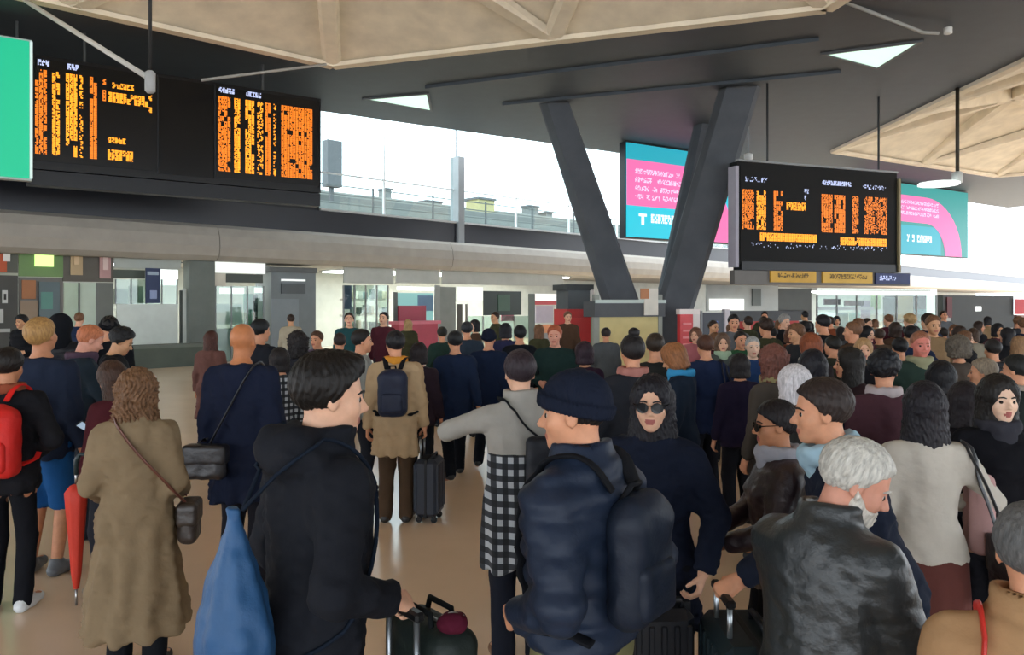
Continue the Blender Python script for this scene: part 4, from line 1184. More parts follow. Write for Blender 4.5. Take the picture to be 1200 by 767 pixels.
SKIN = {'fair': 'd8a88c', 'warm': 'cf9473', 'tan': 'bd8260', 'red': 'cb917b', 'olive': 'c4936f', 'pale': 'e0bba2'}
PEOPLE = {}
def person(key, px, ytop, Y, heading, label, ps, top, bottom, hair, skin='warm', sex='m', near=0, hat=None, group=None, shoes=('shoe', '1a1a1c'), hood=False, collar=False, hem=None, inner=None, fk='fabric', slim=1.0, beard=None):
    """key: pose name; px, ytop: column of the head and line of its crown in the picture; Y: distance in metres"""
    P = POSE[ps]
    s = skeleton(P, sex)
    lift = 0.0 if not hat else .014
    if hair and hair[0] in ('curly', 'topknot', 'wavy', 'fur', 'quiff'): lift = .02
    Rh, hc = s['Rh'], s['head']
    crown = hc[2] + .125 + lift - (.02 if P['hpitch'] > 25 else 0)
    k = (CAM_H - (ytop - HORIZ) * Y / FPX) / crown
    hd = math.radians(heading)
    off = rotz(hd) @ np.array([hc[0], hc[1], 0]) * k
    X = (px - 600) / FPX * Y
    loc = np.array([X - off[0], Y - off[1], 0])
    root = empty('person', loc, label, 'person', group, rz=hd, sc=k)
    hb = {0: .0122, 1: .0100, 2: .0080}[near]; hg = {0: .020, 1: .0145, 2: .0105}[near]; hh = {0: .010, 1: .0075, 2: .0055}[near]
    def body():
        V, Q = nets(body_sdf(s), (-.75, -.55, -.01), (.75, .85, 1.95), hb)
        me = raw_mesh('body', V, Q, True)
        q = (V[Q].mean(1) - hc) @ Rh
        lips = (np.abs(q[:, 0]) < .022) & (q[:, 1] > .074) & (q[:, 2] > -.081) & (q[:, 2] < -.056) & (np.abs(q[:, 2] + .068) < .011 * np.sqrt(np.clip(1 - (q[:, 0] / .024) ** 2, 0, 1)) + .002)
        me.materials.append(None); me.materials.append(None)
        me.polygons.foreach_set('material_index', lips.astype(np.int32))
        return me
    me = cached(('body', ps, sex, near), body)
    sk = SKIN.get(skin, skin)
    lipc = 'ad6a5c' if sex == 'm' else '9d5650'
    b_ = part('body', me, [mat('skin', sk), mat('skin', lipc)], root)
    Mh = Matrix([[*Rh[i], hc[i]] for i in range(3)] + [[0, 0, 0, 1]])
    for side in (-1, 1):
        part('eye', eye_mesh(), [mat('plastic', 'b5aca4', .3), mat('plastic', '1c120c', .25)], b_, Mh @ Matrix.Translation((side * .0315, .0725, -.003)))
        if hair: part('eyebrow', brow_mesh(), mat('hair', hair[1]), b_, Mh @ Matrix.Scale(side, 4, (1, 0, 0)))
    lo, hi = (-.8, -.6, .2), (.8, .85, 1.75)
    tk, tc = top[0], top[1]
    tm = mat(top[2] if len(top) > 2 else fk, tc)
    part({'coat': 'coat', 'long_coat': 'coat', 'puffer': 'padded_jacket', 'jacket': 'jacket', 'short_jacket': 'jacket', 'leather_jacket': 'jacket', 'sweater': 'sweater', 'shirt': 'shirt'}[tk],
         sdf_mesh(('top', ps, sex, near, tk, hood, collar, hem), top_sdf(s, tk, hood, collar, hem), lo, hi, hg), tm, root)
    if inner:   # scarf or raised collar of another colour
        def sc():
            def fn(p):
                q = bend(p, s['lean'])
                r = np.sqrt(q[:, 0] ** 2 + (q[:, 1] + .005) ** 2 * .9)
                d = smin(smax(np.abs(r - .088) - .028, np.abs(q[:, 2] - 1.492) - .035, .03), ell(q, (0, .075, 1.43), (.06, .035, .07)), .03)
                return d + .006 * wav(q, 60, .2)
            V, Q = nets(fn, (-.25, -.5, 1.1), (.25, .7, 1.75), max(hg * .8, .008))
            return raw_mesh('scarf', V, Q, True)
        part('scarf', cached(('scarf', ps, sex, near), sc), mat('fabric', inner), root)
    bk, bc = bottom[0], bottom[1]
    if bk == 'skirt':
        part('skirt', sdf_mesh(('skirt', ps, near), skirt_sdf(s, .42, .205), (-.4, -.4, .3), (.4, .4, 1.1), hg), mat('fabric', bc), root)
    elif bk == 'shorts':
        part('shorts', sdf_mesh(('shorts', ps, sex, near), legs_sdf(s, 1.08, .5), (-.5, -.6, .3), (.5, .7, 1.1), hg), mat('fabric', bc), root)
    else:
        part('trousers', sdf_mesh(('legs', ps, sex, near, slim), legs_sdf(s, slim), (-.5, -.6, 0), (.5, .7, 1.1), hg * 1.25), mat('fabric', bc), root)
    for q in 'RL':
        G = s['leg' + q]
        part('shoe', sdf_mesh(('shoe', ps, q, near, shoes[0]), shoe_sdf(G, shoes[0] == 'boot'), G['ank'] - (.12, .18, .1), G['toe'] + (.12, .12, .3), .012), mat('leather', shoes[1]), root)
    if hair and hair[0] != 'none':
        fn, lo2, hi2 = hair_sdf(hair[0])
        part('hair', sdf_mesh(('hair', hair[0], near), fn, lo2, hi2, hh), mat('hair', hair[1]), root, Mh)
    if beard:
        fn, lo2, hi2 = hair_sdf('beard')
        part('beard', sdf_mesh(('beard', near), fn, lo2, hi2, hh), mat('hair', beard), root, Mh)
    if hat:
        fn, lo2, hi2 = hat_sdf(hat[0])
        part({'cap': 'cap', 'beanie': 'knit_hat', 'hood': 'hood'}[hat[0]], sdf_mesh(('hat', hat[0], near), fn, lo2, hi2, hh), mat('fabric', hat[1]), root, Mh)
    rec = dict(root=root, s=s, k=k, M=Matrix.LocRotScale(Vector(loc), Matrix.Rotation(hd, 3, 'Z'), Vector((k, k, k))), Mh=Mh, P=P, hg=hg, top=top_sdf(s, tk, hood, collar, hem))
    PEOPLE[key] = rec
    return rec

def glasses(rec, dark=True, r=.024):
    g = Geo()
    for sd in (-1, 1):
        V = []; n = 12
        for yy in (.0, .004):
            for i in range(n):
                t = 2 * math.pi * i / n
                V.append((sd * .033 + r * 1.15 * math.cos(t) * (1), .102 + yy - .012 * (abs(sd * .033 + r * math.cos(t)) / .06) ** 2, -.006 + r * math.sin(t)))
        g.add(V, [tuple(range(n)), tuple(range(n, 2 * n))[::-1]] + [(i, (i + 1) % n, n + (i + 1) % n, n + i) for i in range(n)])
    f = Geo().tube([(-.012, .106, .002), (0, .108, .005), (.012, .106, .002)], .002, 6)
    for sd in (-1, 1): f.tube([(sd * .058, .098, .002), (sd * .076, .06, .006), (sd * .082, -.005, .008)], .0024, 6)
    fr = part('glasses_frame', raw_mesh('glasses_frame', f.V, f.F), mat('plastic', '1a1410', .25), rec['root'], rec['Mh'])
    part('glasses_lens', raw_mesh('glasses_lens', g.V, g.F), mat('plastic', '0c0c10' if dark else '2c3034', .25), fr)

# ---- things that people carry (built in the carrier's space, set down in world space)
def thing_from(rec, name, label, cat, base, group=None):
    """Empty at a point given in the carrier's space"""
    p = rec['M'] @ Vector(base)
    return empty(name, tuple(p), label, cat, group)
def w_obj(rec, name, V, F, m, parent, smooth=True):
    V = np.asarray(V, float); M = np.array(rec['M'])
    W = V @ M[:3, :3].T + M[:3, 3]
    return mk(name, W, F, m, parent, smooth)
def w_sdf(rec, name, fn, lo, hi, h, m, parent):
    V, Q = nets(fn, lo, hi, h)
    return w_obj(rec, name, V, Q, m, parent)
def w_geo(rec, name, g, m, parent, smooth=True):
    return w_obj(rec, name, g.V, g.F, m, parent, smooth)

def backpack(rec, label, color, size=(.15, .085, .23), c=(0, -.235, 1.20), h=.012, straps=None, kind='nylon', trim='15161a', tall=False):
    T = rec['s']['T']; A = rec['s']['lean']
    root = thing_from(rec, 'backpack', label, 'backpack', (c[0], c[1], c[2] - size[2]))
    def fn(p):
        q = bend(p, A)
        d = rbox(q, c, size, .07)
        d = smin(d, ell(q, (c[0], c[1], c[2] + size[2] * .75), (size[0] * .8, size[1] * .95, size[2] * .4)), .05)
        return d + .005 * wav(q, 30, .6)
    e = .12
    lo = np.array(c) - size - e; hi = np.array(c) + size + e + (0, .5 if A else 0, .05)
    w_sdf(rec, 'bag_body', fn, lo, hi, h, mat(kind, color), root)
    def fp(p):
        q = bend(p, A)
        return rbox(q, (c[0], c[1] - size[1] * .85, c[2] - size[2] * .35), (size[0] * .72, size[1] * .42, size[2] * .45), .03) + .003 * wav(q, 40, .1)
    w_sdf(rec, 'front_pocket', fp, lo - (0, .1, 0), hi, h, mat(kind, color), root)
    for sd in (-1, 1):
        w = .085 * sd
        pts = [(w * .7, -.155, 1.42), (w, -.10, 1.505), (w * 1.15, -.01, 1.515), (w * 1.25, .09, 1.45), (w * 1.3, .14, 1.32), (w * 1.5, .12, 1.16), (w * 2.1, .02, 1.04), (w * 1.7, -.14, 1.0)]
        pts = [T(p) for p in pts]
        g = Geo().tube(on_top(rec, Geo.soft(pts)), .026, 8, .008)
        w_geo(rec, 'shoulder_strap', g, mat('fabric', straps or trim), root)
    g = Geo().tube([T((-.03, c[1] + .03, c[2] + size[2] * 1.02)), T((-.025, c[1], c[2] + size[2] * 1.02 + .05)), T((.025, c[1], c[2] + size[2] * 1.02 + .05)), T((.03, c[1] + .03, c[2] + size[2] * 1.02))], .009, 6)
    w_geo(rec, 'top_handle', g, mat('fabric', trim), root)
    return root

def on_top(rec, pts, gap=.006):
    """push the points of a strap out onto the garment"""
    P = np.array(pts, np.float32); f = rec['top']
    for _ in range(6):
        d = f(P); e = .004
        g_ = np.stack([f(P + np.eye(3, dtype=np.float32)[i] * e) - f(P - np.eye(3, dtype=np.float32)[i] * e) for i in range(3)], 1)
        g_ /= np.linalg.norm(g_, axis=1, keepdims=True) + 1e-6
        P = P + g_ * np.clip(gap - d, 0, .05)[:, None]
    return list(P)

def strap_on(root, rec, pts, w, m, name='strap', bend_=True):
    T = rec['s']['T'] if bend_ else (lambda v: np.array(v, float))
    g = Geo().tube(on_top(rec, Geo.soft([T(p) for p in pts])), w, 8, .006)
    return w_geo(rec, name, g, m, root)

def shoulder_bag(rec, label, color, c, size, pts, sw=.012, scol='1a1512', kind='leather', name='shoulder_bag'):
    root = thing_from(rec, name, label, 'bag', (c[0], c[1], c[2] - size[2]))
    w_sdf(rec, 'bag_body', lambda p: rbox(p, c, size, min(size) * .8) + .004 * wav(p, 34, .8), np.array(c) - size - .03, np.array(c) + size + .03, .010, mat(kind, color), root)
    w_sdf(rec, 'flap', lambda p: rbox(p, (c[0], c[1], c[2] + size[2] * .45), (size[0] * 1.08, size[1] * 1.08, size[2] * .58), min(size) * .5), np.array(c) - np.array(size) * 1.2 - .03, np.array(c) + np.array(size) * 1.2 + .05, .010, mat(kind, color), root)
    strap_on(root, rec, pts, sw, mat('leather', scol))
    return root

def suitcase(loc, rz, size, color, label, handle=0.0, hang=0.0, frame='8d9296', group=None, ribs=5, tilt=0.0):
    """size: width, depth, height of the shell; handle: height of the pulled-out grip above the shell"""
    w, d, hgt = size[0] / 2, size[1] / 2, size[2]
    root = empty('suitcase', loc, label, 'suitcase', group)
    M = Matrix.Translation(Vector(loc)) @ Matrix.Rotation(rz, 4, 'Z') @ Matrix.Rotation(tilt, 4, 'X')
    def put(name, g, m, smooth=False, par=None): return g.xf(M).obj(name, m, par or root, smooth=smooth)
    z0 = .055
    sh = put('shell', Geo().bevbox(-w, w, -d, d, z0, hgt, .035), mat('plastic', color, .4))
    for i in range(ribs):
        x = -w * .78 + 2 * w * .78 * i / (ribs - 1)
        put('rib', par=sh, g=Geo().bevbox(x - .012, x + .012, -d - .007, d + .007, z0 + .06, hgt - .05, .005), m=mat('plastic', color, .45))
    put('seam', Geo().bevbox(-w - .004, w + .004, -.012, .012, z0 - .004, hgt + .004, .004), mat('plastic', '15161a', .5))
    put('carry_handle', Geo().tube([(-.08, -.05, hgt), (-.075, -.05, hgt + .03), (.075, -.05, hgt + .03), (.08, -.05, hgt)], .012, 8), mat('plastic', '15161a'), True)
    for sx in (-1, 1):
        for sy in (-1, 1):
            x, y = sx * (w - .05), sy * (d - .04)
            c = put('wheel_fork', Geo().bevbox(x - .02, x + .02, y - .015, y + .015, .03, z0 + .015, .004), mat('plastic', '1c1d20'))
            put('wheel', Geo().tube([(x - .012, y, .028), (x + .012, y, .028)], .028, 12), mat('plastic', '0e0f11', .6), par=c)
    if handle:
        for sx in (-1, 1):
            put('handle_tube', Geo().tube([(sx * w * .45, d - .045, hgt - .02), (sx * w * .45, d - .045, hgt + handle)], .010, 8), mat('metal', frame), True)
        put('handle_grip', Geo().bevbox(-w * .45 - .025, w * .45 + .025, d - .062, d - .028, hgt + handle - .012, hgt + handle + .02, .008), mat('plastic', '101114', .4))
    return root
# ------------------------------------------------------------------ the cast: poses
pose('stand')
pose('stand_up', hpitch=-14)
pose('stand_left', hyaw=35)
pose('stand_right', hyaw=-35, legs=(.05, -.05))
pose('stand_down', hpitch=22, R=((.08, .30, 1.12), (1, -.6, -.3), .7, (-.6, 0, .6)), L=((-.08, .30, 1.10), (-1, -.6, -.3), .7, (.6, 0, .6)))
pose('pockets', R=((.165, .085, 1.06), (1, -1, 0), .8, None), L=((-.165, .085, 1.06), (-1, -1, 0), .8, None), hpitch=2)
pose('phone', R=((.07, .30, 1.24), (1, -.5, -.6), .75, (-.6, 0, .6)), hpitch=24)
pose('walk', legs=(.26, -.26), R=((.26, -.14, .84), (0, -1, 0), .5, None), L=((-.26, .24, .88), (0, -1, 0), .5, None))
pose('strap', R=((.12, .17, 1.28), (1, -.3, -1), .8, (-1, 0, .3)), hpitch=-6)
pose('pull', R=((.27, .05, .80), (.4, -1, 0), .85, None), hyaw=20)
# singular poses of the people in front
pose('p_hooded', R=((.215, .14, 1.055), (.5, -1, -.1), .95, (-.7, .2, .4)), L=((-.235, .12, .92), (-1, -1, 0), .6, None), hyaw=-17, hpitch=4, lean=3, legs=(-.09, .05))
pose('p_puffer', hyaw=26, R=((.175, .10, 1.03), (.6, -1, -.1), .8, None), L=((-.175, .10, 1.03), (-.5, -1, -.1), .8, None), hpitch=3)
pose('p_grey', L=((-.20, .30, 1.31), (-1, -.1, -.25), .6, (0, .3, 1)), R=((.15, .22, 1.15), (1, -.5, -.5), .6, None), hyaw=4)
pose('p_elder', lean=8, hpitch=22, hyaw=-50, R=((.06, .30, 1.02), (1, -.4, -.7), .7, (-.6, 0, .6)), L=((-.05, .30, 1.0), (-1, -.4, -.7), .7, (.6, 0, .6)))
pose('p_profile_woman', L=((-.16, .30, 1.06), (-.8, -.8, -.4), .7, None), R=((.1, .27, 1.08), (1, -.5, -.5), .7, None), hpitch=2)
pose('p_reach', lean=20, L=((-.21, .55, .98), (-.3, -.6, -.8), .85, (.5, .1, .9)), R=((.235, .12, .95), (1, -1, 0), .6, None), hpitch=-4)
pose('p_front_woman', R=((.22, .12, .93), (1, -.8, 0), .6, None), L=((-.24, .12, .92), (-1, -.8, 0), .6, None), hyaw=4)
pose('p_skirt', R=((.17, .20, 1.10), (1, -.6, -.4), .7, None), hyaw=-8)
pose('p_trench', R=((.20, .20, 1.02), (.25, -1, -.2), .6, None), L=((-.22, .20, 1.0), (-.25, -1, -.2), .7, None), hyaw=8, hpitch=3)

NAVY, BLK, DGREY = '1d2740', '16171c', '2c2f36'
# ------------------------------------------------------------------ people standing in front
R1 = person('hooded', 388, 408, 2.42, -50, 'man in a black hooded jacket carrying a blue drawstring bag on his back', 'p_hooded', ('jacket', '1a1c22'), ('trousers', '17191f'), ('quiff', '130f0d'), 'fair', near=2, hood=True, collar=True, hem=.74)
R2 = person('puffer', 672, 431, 2.42, 50, 'man in a dark knit hat and navy padded jacket with olive trousers', 'p_puffer', ('puffer', '1b2639', 'nylon'), ('trousers', '75714f'), ('crop', '1a1614'), 'warm', near=2, hat=('beanie', '171d2c'), collar=True, hem=.93)
R3 = person('grey', 609, 411, 4.25, 8, 'man in a grey sweater with one elbow raised and a checked shirt below', 'p_grey', ('sweater', '9a968f'), ('trousers', '1b1e28'), ('short', '2b2228'), 'fair', near=1, shoes=('shoe', '6b4a30'), collar=True)
R4 = person('sunglasses', 764, 441, 3.35, 160, 'woman with long black hair and sunglasses in a dark navy coat', 'p_front_woman', ('coat', '161c2c'), ('trousers', '14161c'), ('long', '15131a'), 'fair', 'f', near=2, hem=.62)
glasses(R4)
R5 = person('elder', 1003, 517, 2.18, -56, 'white haired man in a black leather jacket bowing his head', 'p_elder', ('leather_jacket', '25292b', 'leather'), ('trousers', '202228'), ('grey_short', 'b9b6ae'), 'red', near=2, collar=True, beard='c4beb4')
pose('p_corner', hyaw=-12, hpitch=4, R=((.1, .28, 1.1), (1, -.5, -.5), .6, None))
R6 = person('tan', 1212, 592, 1.74, -22, 'short grey haired person in a tan coat with a red shoulder strap', 'p_corner', ('jacket', 'a07d5a'), ('trousers', '2a2a30'), ('short', '5c5c5c'), 'warm', near=2, collar=True)
R7 = person('trench', 160, 431, 4.15, 12, 'woman with brown hair in a long tan trench coat', 'p_trench', ('long_coat', '7e6c54'), ('trousers', '14161b'), ('wavy', '6a4c34'), 'fair', 'f', near=1, hem=.26, collar=True)
R8 = person('redpack', 10, 408, 5.0, 10, 'man in black clothes and white shoes wearing a red backpack', 'pockets', ('jacket', '1a1a1e'), ('trousers', '14151a'), ('short', '191412'), 'tan', near=1, shoes=('shoe', 'cfd2d4'), inner='8c4a34', slim=.85)
R13 = person('bald', 285, 378, 5.45, -4, 'bald man in a navy black coat seen from behind', 'stand', ('coat', '1a2033'), ('trousers', '1d1c22'), None, 'b5744c', near=1, hem=.58)
R36 = person('profile_woman', 908, 469, 3.5, 84, 'dark haired woman in glasses and a maroon black jacket with a grey lace scarf', 'p_profile_woman', ('leather_jacket', '2a1a20', 'leather'), ('trousers', '1b1a20'), ('tied', '1a1518'), 'tan', 'f', near=2, inner='a9a9b2')
glasses(R36)
R37 = person('reach', 962, 445, 2.95, 78, 'short haired man with a pale blue hood reaching down to a suitcase handle', 'p_reach', ('jacket', '1b2130'), ('trousers', '191b22'), ('short', '2b211e'), 'warm', near=2, inner='9fbccb', hood=False)
R40 = person('skirt', 1083, 449, 3.65, -10, 'woman with long dark hair in a white top and a brown skirt', 'p_skirt', ('sweater', 'bdb6ab'), ('skirt', '5c3530'), ('xlong', '1d1a20'), 'warm', 'f', near=1, shoes=('boot', '17171a'))
R41 = person('round_face', 1171, 441, 3.85, 172, 'woman with a round pale face and dark hair in a black coat facing us', 'p_front_woman', ('coat', '131318'), ('trousers', '121216'), ('medium', '1a1614'), 'pale', 'f', near=1, inner='33333a')

# ------------------------------------------------------------------ second rank
person('a1', 1130, 448, 4.35, -15, 'person with long black hair in a charcoal coat beside the white top', 'stand', ('coat', '1c1a20'), ('trousers', '15151a'), ('long', '241e22'), 'warm', 'f')
person('a2', 930, 429, 4.55, 12, 'person with pale grey hair in a dark olive coat behind the woman in glasses', 'stand', ('coat', '2e2d2c'), ('trousers', '1c1c20'), ('bob', 'c3bfc2'), 'fair', 'f', near=1)
person('a3', 1036, 409, 5.0, 4, 'man with thick black hair and a pale collar in a maroon jacket', 'stand_right', ('jacket', '4b3038'), ('trousers', '1a1a20'), ('curly', '14151a'), 'warm', near=1, inner='b9aeb0')
person('a4', 741, 389, 5.6, 6, 'woman with a dark top knot in a black jacket with a pink collar', 'stand', ('jacket', '24262c'), ('trousers', '191a1f'), ('topknot', '1b1718'), 'warm', 'f', near=1, inner='a9736a')
person('a5', 905, 403, 5.9, 25, 'woman with curly auburn hair and an olive fur collar in a grey brown coat', 'stand', ('coat', '4c4640'), ('trousers', '2a282a'), ('wavy', '6b4238'), 'warm', 'f', inner='8d845e')
person('a6', 49, 372, 5.65, -6, 'tall man in a navy jacket and blue shorts behind the red backpack', 'stand_up', ('jacket', '222a3c'), ('shorts', '1d4f84'), ('short', 'a07a4a'), 'tan', shoes=('shoe', '55585c'))
person('a7', 106, 381, 6.6, -50, 'man with short ginger hair in a dark teal jacket looking down', 'stand_down', ('jacket', '25303a'), ('trousers', '1f2228'), ('crop', 'b06a48'), 'red', inner='4a3a48')
person('a8', 131, 424, 5.3, 60, 'short brown haired woman in a maroon patterned top beyond the trench coat', 'phone', ('sweater', '4a2026'), ('trousers', '22232a'), ('medium', '3a261c'), 'warm', 'f')
person('a9', 72, 368, 8.4, 10, 'person in a black hood between the navy jacket and the ginger hair', 'stand', ('puffer', '14161c', 'nylon'), ('trousers', '16171c'), None, 'warm', hat=('hood', '13151a'))
person('a10', 128, 369, 8.8, 0, 'tall person in a black knit hat and black coat before the white shopfront', 'stand_left', ('coat', '15171c'), ('trousers', '16171c'), ('short', '1a1614'), 'warm', hat=('beanie', '131519'))
person('a11', 143, 383, 7.6, -70, 'black haired man in a black jacket reading a phone near the low stone wall', 'phone', ('jacket', '17181d'), ('trousers', '1a1a1f'), ('curly', '131417'), 'olive')
person('a12', 248, 388, 10.5, -10, 'woman with long reddish brown hair in a brown coat left of the bald man', 'stand', ('coat', '6a4a44'), ('trousers', '2a2628'), ('long', '4a2c24'), 'warm', 'f')
person('a13', 306, 374, 8.6, -30, 'black haired man in a charcoal jacket right of the bald man', 'stand', ('jacket', '22242b'), ('trousers', '1b1c22'), ('short', '15171a'), 'warm')
person('a14', 327, 408, 7.2, 30, 'short woman in a black and white checked top behind the bald man', 'stand', ('sweater', '111418', 'plaid'), ('trousers', '17181d'), ('bob', '1a1516'), 'warm', 'f')
person('a15', 348, 387, 8.3, 8, 'woman with tousled dark hair in a dark grey coat before the grey kiosk', 'stand_left', ('coat', '2a2c33'), ('trousers', '1b1c20'), ('wavy', '1d191a'), 'warm', 'f')
person('a16', 371, 388, 10.6, 160, 'brown haired man in a mauve jacket facing us before the grey kiosk', 'pockets', ('jacket', '55495a'), ('trousers', '23242b'), ('short', '4b3426'), 'warm')
person('a17', 425, 386, 8.0, -75, 'dark haired man in a pale grey jacket in profile left of the beige coat', 'stand', ('jacket', '8f928e'), ('trousers', '23252c'), ('short', '1b1716'), 'warm')
R19 = person('beige', 463, 388, 7.05, 2, 'man in a beige coat and orange scarf wearing a navy backpack', 'pull', ('coat', 'ae9473'), ('trousers', '4a3a2c'), ('short', '16161a'), 'warm', inner='d08c34', hem=.62, near=1)
person('a20', 491, 402, 8.1, 0, 'dark haired person in a plum jacket right of the beige coat', 'stand', ('jacket', '2b2028'), ('trousers', '191a20'), ('bob', '1a1215'), 'warm', 'f')
person('a21', 533, 388, 8.7, 14, 'walking man in a navy coat with dark trousers beyond the raised elbow', 'walk', ('coat', '1c2840'), ('trousers', '15181f'), ('short', '1b1d20'), 'warm', hem=.66)
person('a22', 573, 384, 9.4, -6, 'person in a dark navy coat close to the walking man', 'walk', ('coat', '18233a'), ('trousers', '14171e'), ('crop', '17191d'), 'warm', hat=('beanie', '171c2b'))
person('a23', 547, 377, 11.5, 8, 'tall person in a slate jacket behind the two navy coats', 'stand', ('jacket', '2d3845'), ('trousers', '191c23'), ('short', '20242a'), 'warm')
person('a24', 592, 379, 12.2, -20, 'woman in a purple blue coat behind the two navy coats', 'stand_left', ('coat', '2b2d4a'), ('trousers', '181a22'), ('bob', '1a1a22'), 'warm', 'f')
person('a25', 609, 381, 10.5, 15, 'slim man in a black jacket below the dark wall screen', 'stand_up', ('short_jacket', '14181e'), ('trousers', '15171c'), ('short', '16191c'), 'warm')
person('a26', 518, 383, 12.5, 20, 'man in a dark green jacket before the red counter', 'stand', ('jacket', '263a34'), ('trousers', '1b1e22'), ('short', '23241f'), 'warm')
person('a27', 650, 381, 9.2, 170, 'red haired person in a dark green coat before the red booth', 'pockets', ('coat', '1d302e'), ('trousers', '1a1b20'), ('short', 'a0543a'), 'red', hem=.6)
person('a28', 684, 401, 7.8, 20, 'dark haired woman in a plum jacket before the red booth', 'stand', ('jacket', '2e1c2c'), ('trousers', '1a1a22'), ('bob', '241420'), 'warm', 'f')
person('a29', 768, 391, 7.2, -14, 'brown haired man in a dark jacket before the yellow kiosk', 'stand', ('jacket', '262726'), ('trousers', '1c1d20'), ('short', '2e241c'), 'warm')
person('a30', 789, 403, 6.4, 62, 'woman with light brown hair and a bright blue scarf looking down', 'phone', ('jacket', '1d2838'), ('trousers', '1c1d24'), ('bob', '8a5a38'), 'olive', 'f', inner='3a8fc0')
R31 = person('navy_long', 826, 393, 8.0, 12, 'man in a navy coat and black trousers before the red totem', 'pockets', ('coat', '202c4a'), ('trousers', '15161c'), ('short', '4a2f24'), 'warm', hem=.7)
person('a32', 847, 391, 9.6, 170, 'woman with a pale green scarf in a grey coat under the wavy white sign', 'stand', ('coat', '4c5350'), ('trousers', '25262b'), ('bob', '5b4638'), 'fair', 'f', inner='9db49a')
person('a33', 868, 388, 10.2, -170, 'man in a green jacket before the red wall', 'stand', ('jacket', '2c5238'), ('trousers', '22242a'), ('short', '231f1c'), 'warm')
person('a34', 882, 394, 8.4, 175, 'pale faced person with grey hair in a blue jacket before the red wall', 'stand', ('jacket', '26406a'), ('trousers', '20222a'), ('crop', '9a9a98'), 'pale')
person('a35', 949, 391, 7.2, 20, 'woman with red brown hair and a cream scarf in a dark coat', 'stand', ('coat', '241e20'), ('trousers', '1c1c20'), ('medium', '7a4026'), 'warm', 'f', inner='d9cdb8')
person('a36', 952, 411, 5.4, -14, 'black haired woman in a navy jacket behind the pale grey hair', 'stand', ('jacket', '1c1f30'), ('trousers', '191a20'), ('bob', '14141c'), 'warm', 'f')
person('a37', 994, 408, 5.9, 105, 'woman with dark hair in a wine jacket facing the pale grey hair', 'stand_right', ('jacket', '33252a'), ('trousers', '1b1b20'), ('medium', '1d1a18'), 'warm', 'f')
person('a38', 975, 394, 9.0, 30, 'man in a dark olive jacket below the bright displays', 'stand', ('jacket', '33352b'), ('trousers', '1f2024'), ('short', '1d1c1a'), 'warm')
person('a39', 1012, 397, 8.2, 165, 'woman with fair hair in a black coat below the bright displays', 'stand', ('coat', '1b1b20'), ('trousers', '1b1b20'), ('medium', 'a5825a'), 'fair', 'f')
person('a40', 1079, 388, 7.0, 172, 'man with a red face and receding hair in a dark green jacket facing us', 'pockets', ('jacket', '2a3a34'), ('trousers', '22242a'), ('crop', '8a5a44'), 'c9786a', inner='8f8f72')
person('a41', 1054, 396, 8.6, 0, 'black haired man in a violet grey jacket beside the red face', 'stand', ('jacket', '2b2534'), ('trousers', '1c1d22'), ('short', '171619'), 'warm')
person('a42', 1122, 393, 7.8, 10, 'woman with a mass of grey brown curls in a taupe coat', 'stand', ('coat', '4a423c'), ('trousers', '27262a'), ('fur', '5e564c'), 'warm', 'f')
person('a43', 1103, 424, 5.2, -30, 'black haired woman in a black jacket behind the long dark hair', 'stand', ('jacket', '15161c'), ('trousers', '16171c'), ('bob', '121318'), 'warm', 'f')
person('a44', 1151, 420, 6.0, 20, 'person with grey beige hair in a stone coloured jacket behind the round face', 'stand_left', ('jacket', '6a655c'), ('trousers', '2a2a2e'), ('short', '8a7d6c'), 'warm')
person('a45', 1190, 416, 5.7, 40, 'dark haired man with a pale scarf behind the woman with the round face', 'stand', ('jacket', '1d2422'), ('trousers', '1c1d22'), ('short', '1a1b1a'), 'warm', inner='9a8f84')
person('a46', 1163, 398, 8.6, 0, 'man in a black puffer jacket before the dark shopfront', 'stand', ('puffer', '181a20', 'nylon'), ('trousers', '1a1b20'), ('short', '201d1c'), 'warm')
person('a47', 1194, 394, 9.4, -20, 'woman with light brown hair before the red square sign', 'stand', ('coat', '3a3034'), ('trousers', '222226'), ('medium', '8a6a4c'), 'warm', 'f')
person('a48', 866, 415, 7.0, 5, 'dark haired woman in a violet black jacket beside the navy coat and black trousers', 'stand', ('jacket', '221c30'), ('trousers', '17171c'), ('bob', '1d1a1c'), 'warm', 'f')
person('a49', 1030, 385, 12.0, 0, 'far man in a brown jacket below the tan poster', 'stand', ('jacket', '54463a'), ('trousers', '25262a'), ('short', '3a2c24'), 'warm')
person('a50', 925, 386, 12.5, 0, 'far woman in a rust coat before the red wall', 'stand', ('coat', '6a3a2a'), ('trousers', '25262a'), ('bob', '5a3626'), 'warm', 'f')
person('a51', 905, 384, 14.0, 20, 'far man in a black jacket before the red wall', 'stand', ('jacket', '1a1b20'), ('trousers', '1d1e22'), ('short', '1e1b1a'), 'warm')
person('a52', 985, 383, 14.5, 0, 'far woman in a grey coat before the glazed displays', 'stand', ('coat', '5a5d60'), ('trousers', '25262a'), ('long', '2a2220'), 'warm', 'f')
person('a53', 1105, 384, 13.5, 10, 'far man in a navy jacket before the dark shopfront', 'stand', ('jacket', '232c40'), ('trousers', '1f2024'), ('short', '2a2420'), 'warm')
person('a54', 1140, 385, 13.0, 0, 'far woman in a cream coat before the dark shopfront', 'stand', ('coat', '8f8878'), ('trousers', '25262a'), ('bob', '463428'), 'warm', 'f')
person('a55', 398, 390, 9.6, 15, 'man in a black jacket with cropped hair left of the grey profile', 'stand', ('jacket', '191c24'), ('trousers', '1a1c22'), ('crop', '2c2320'), 'warm')
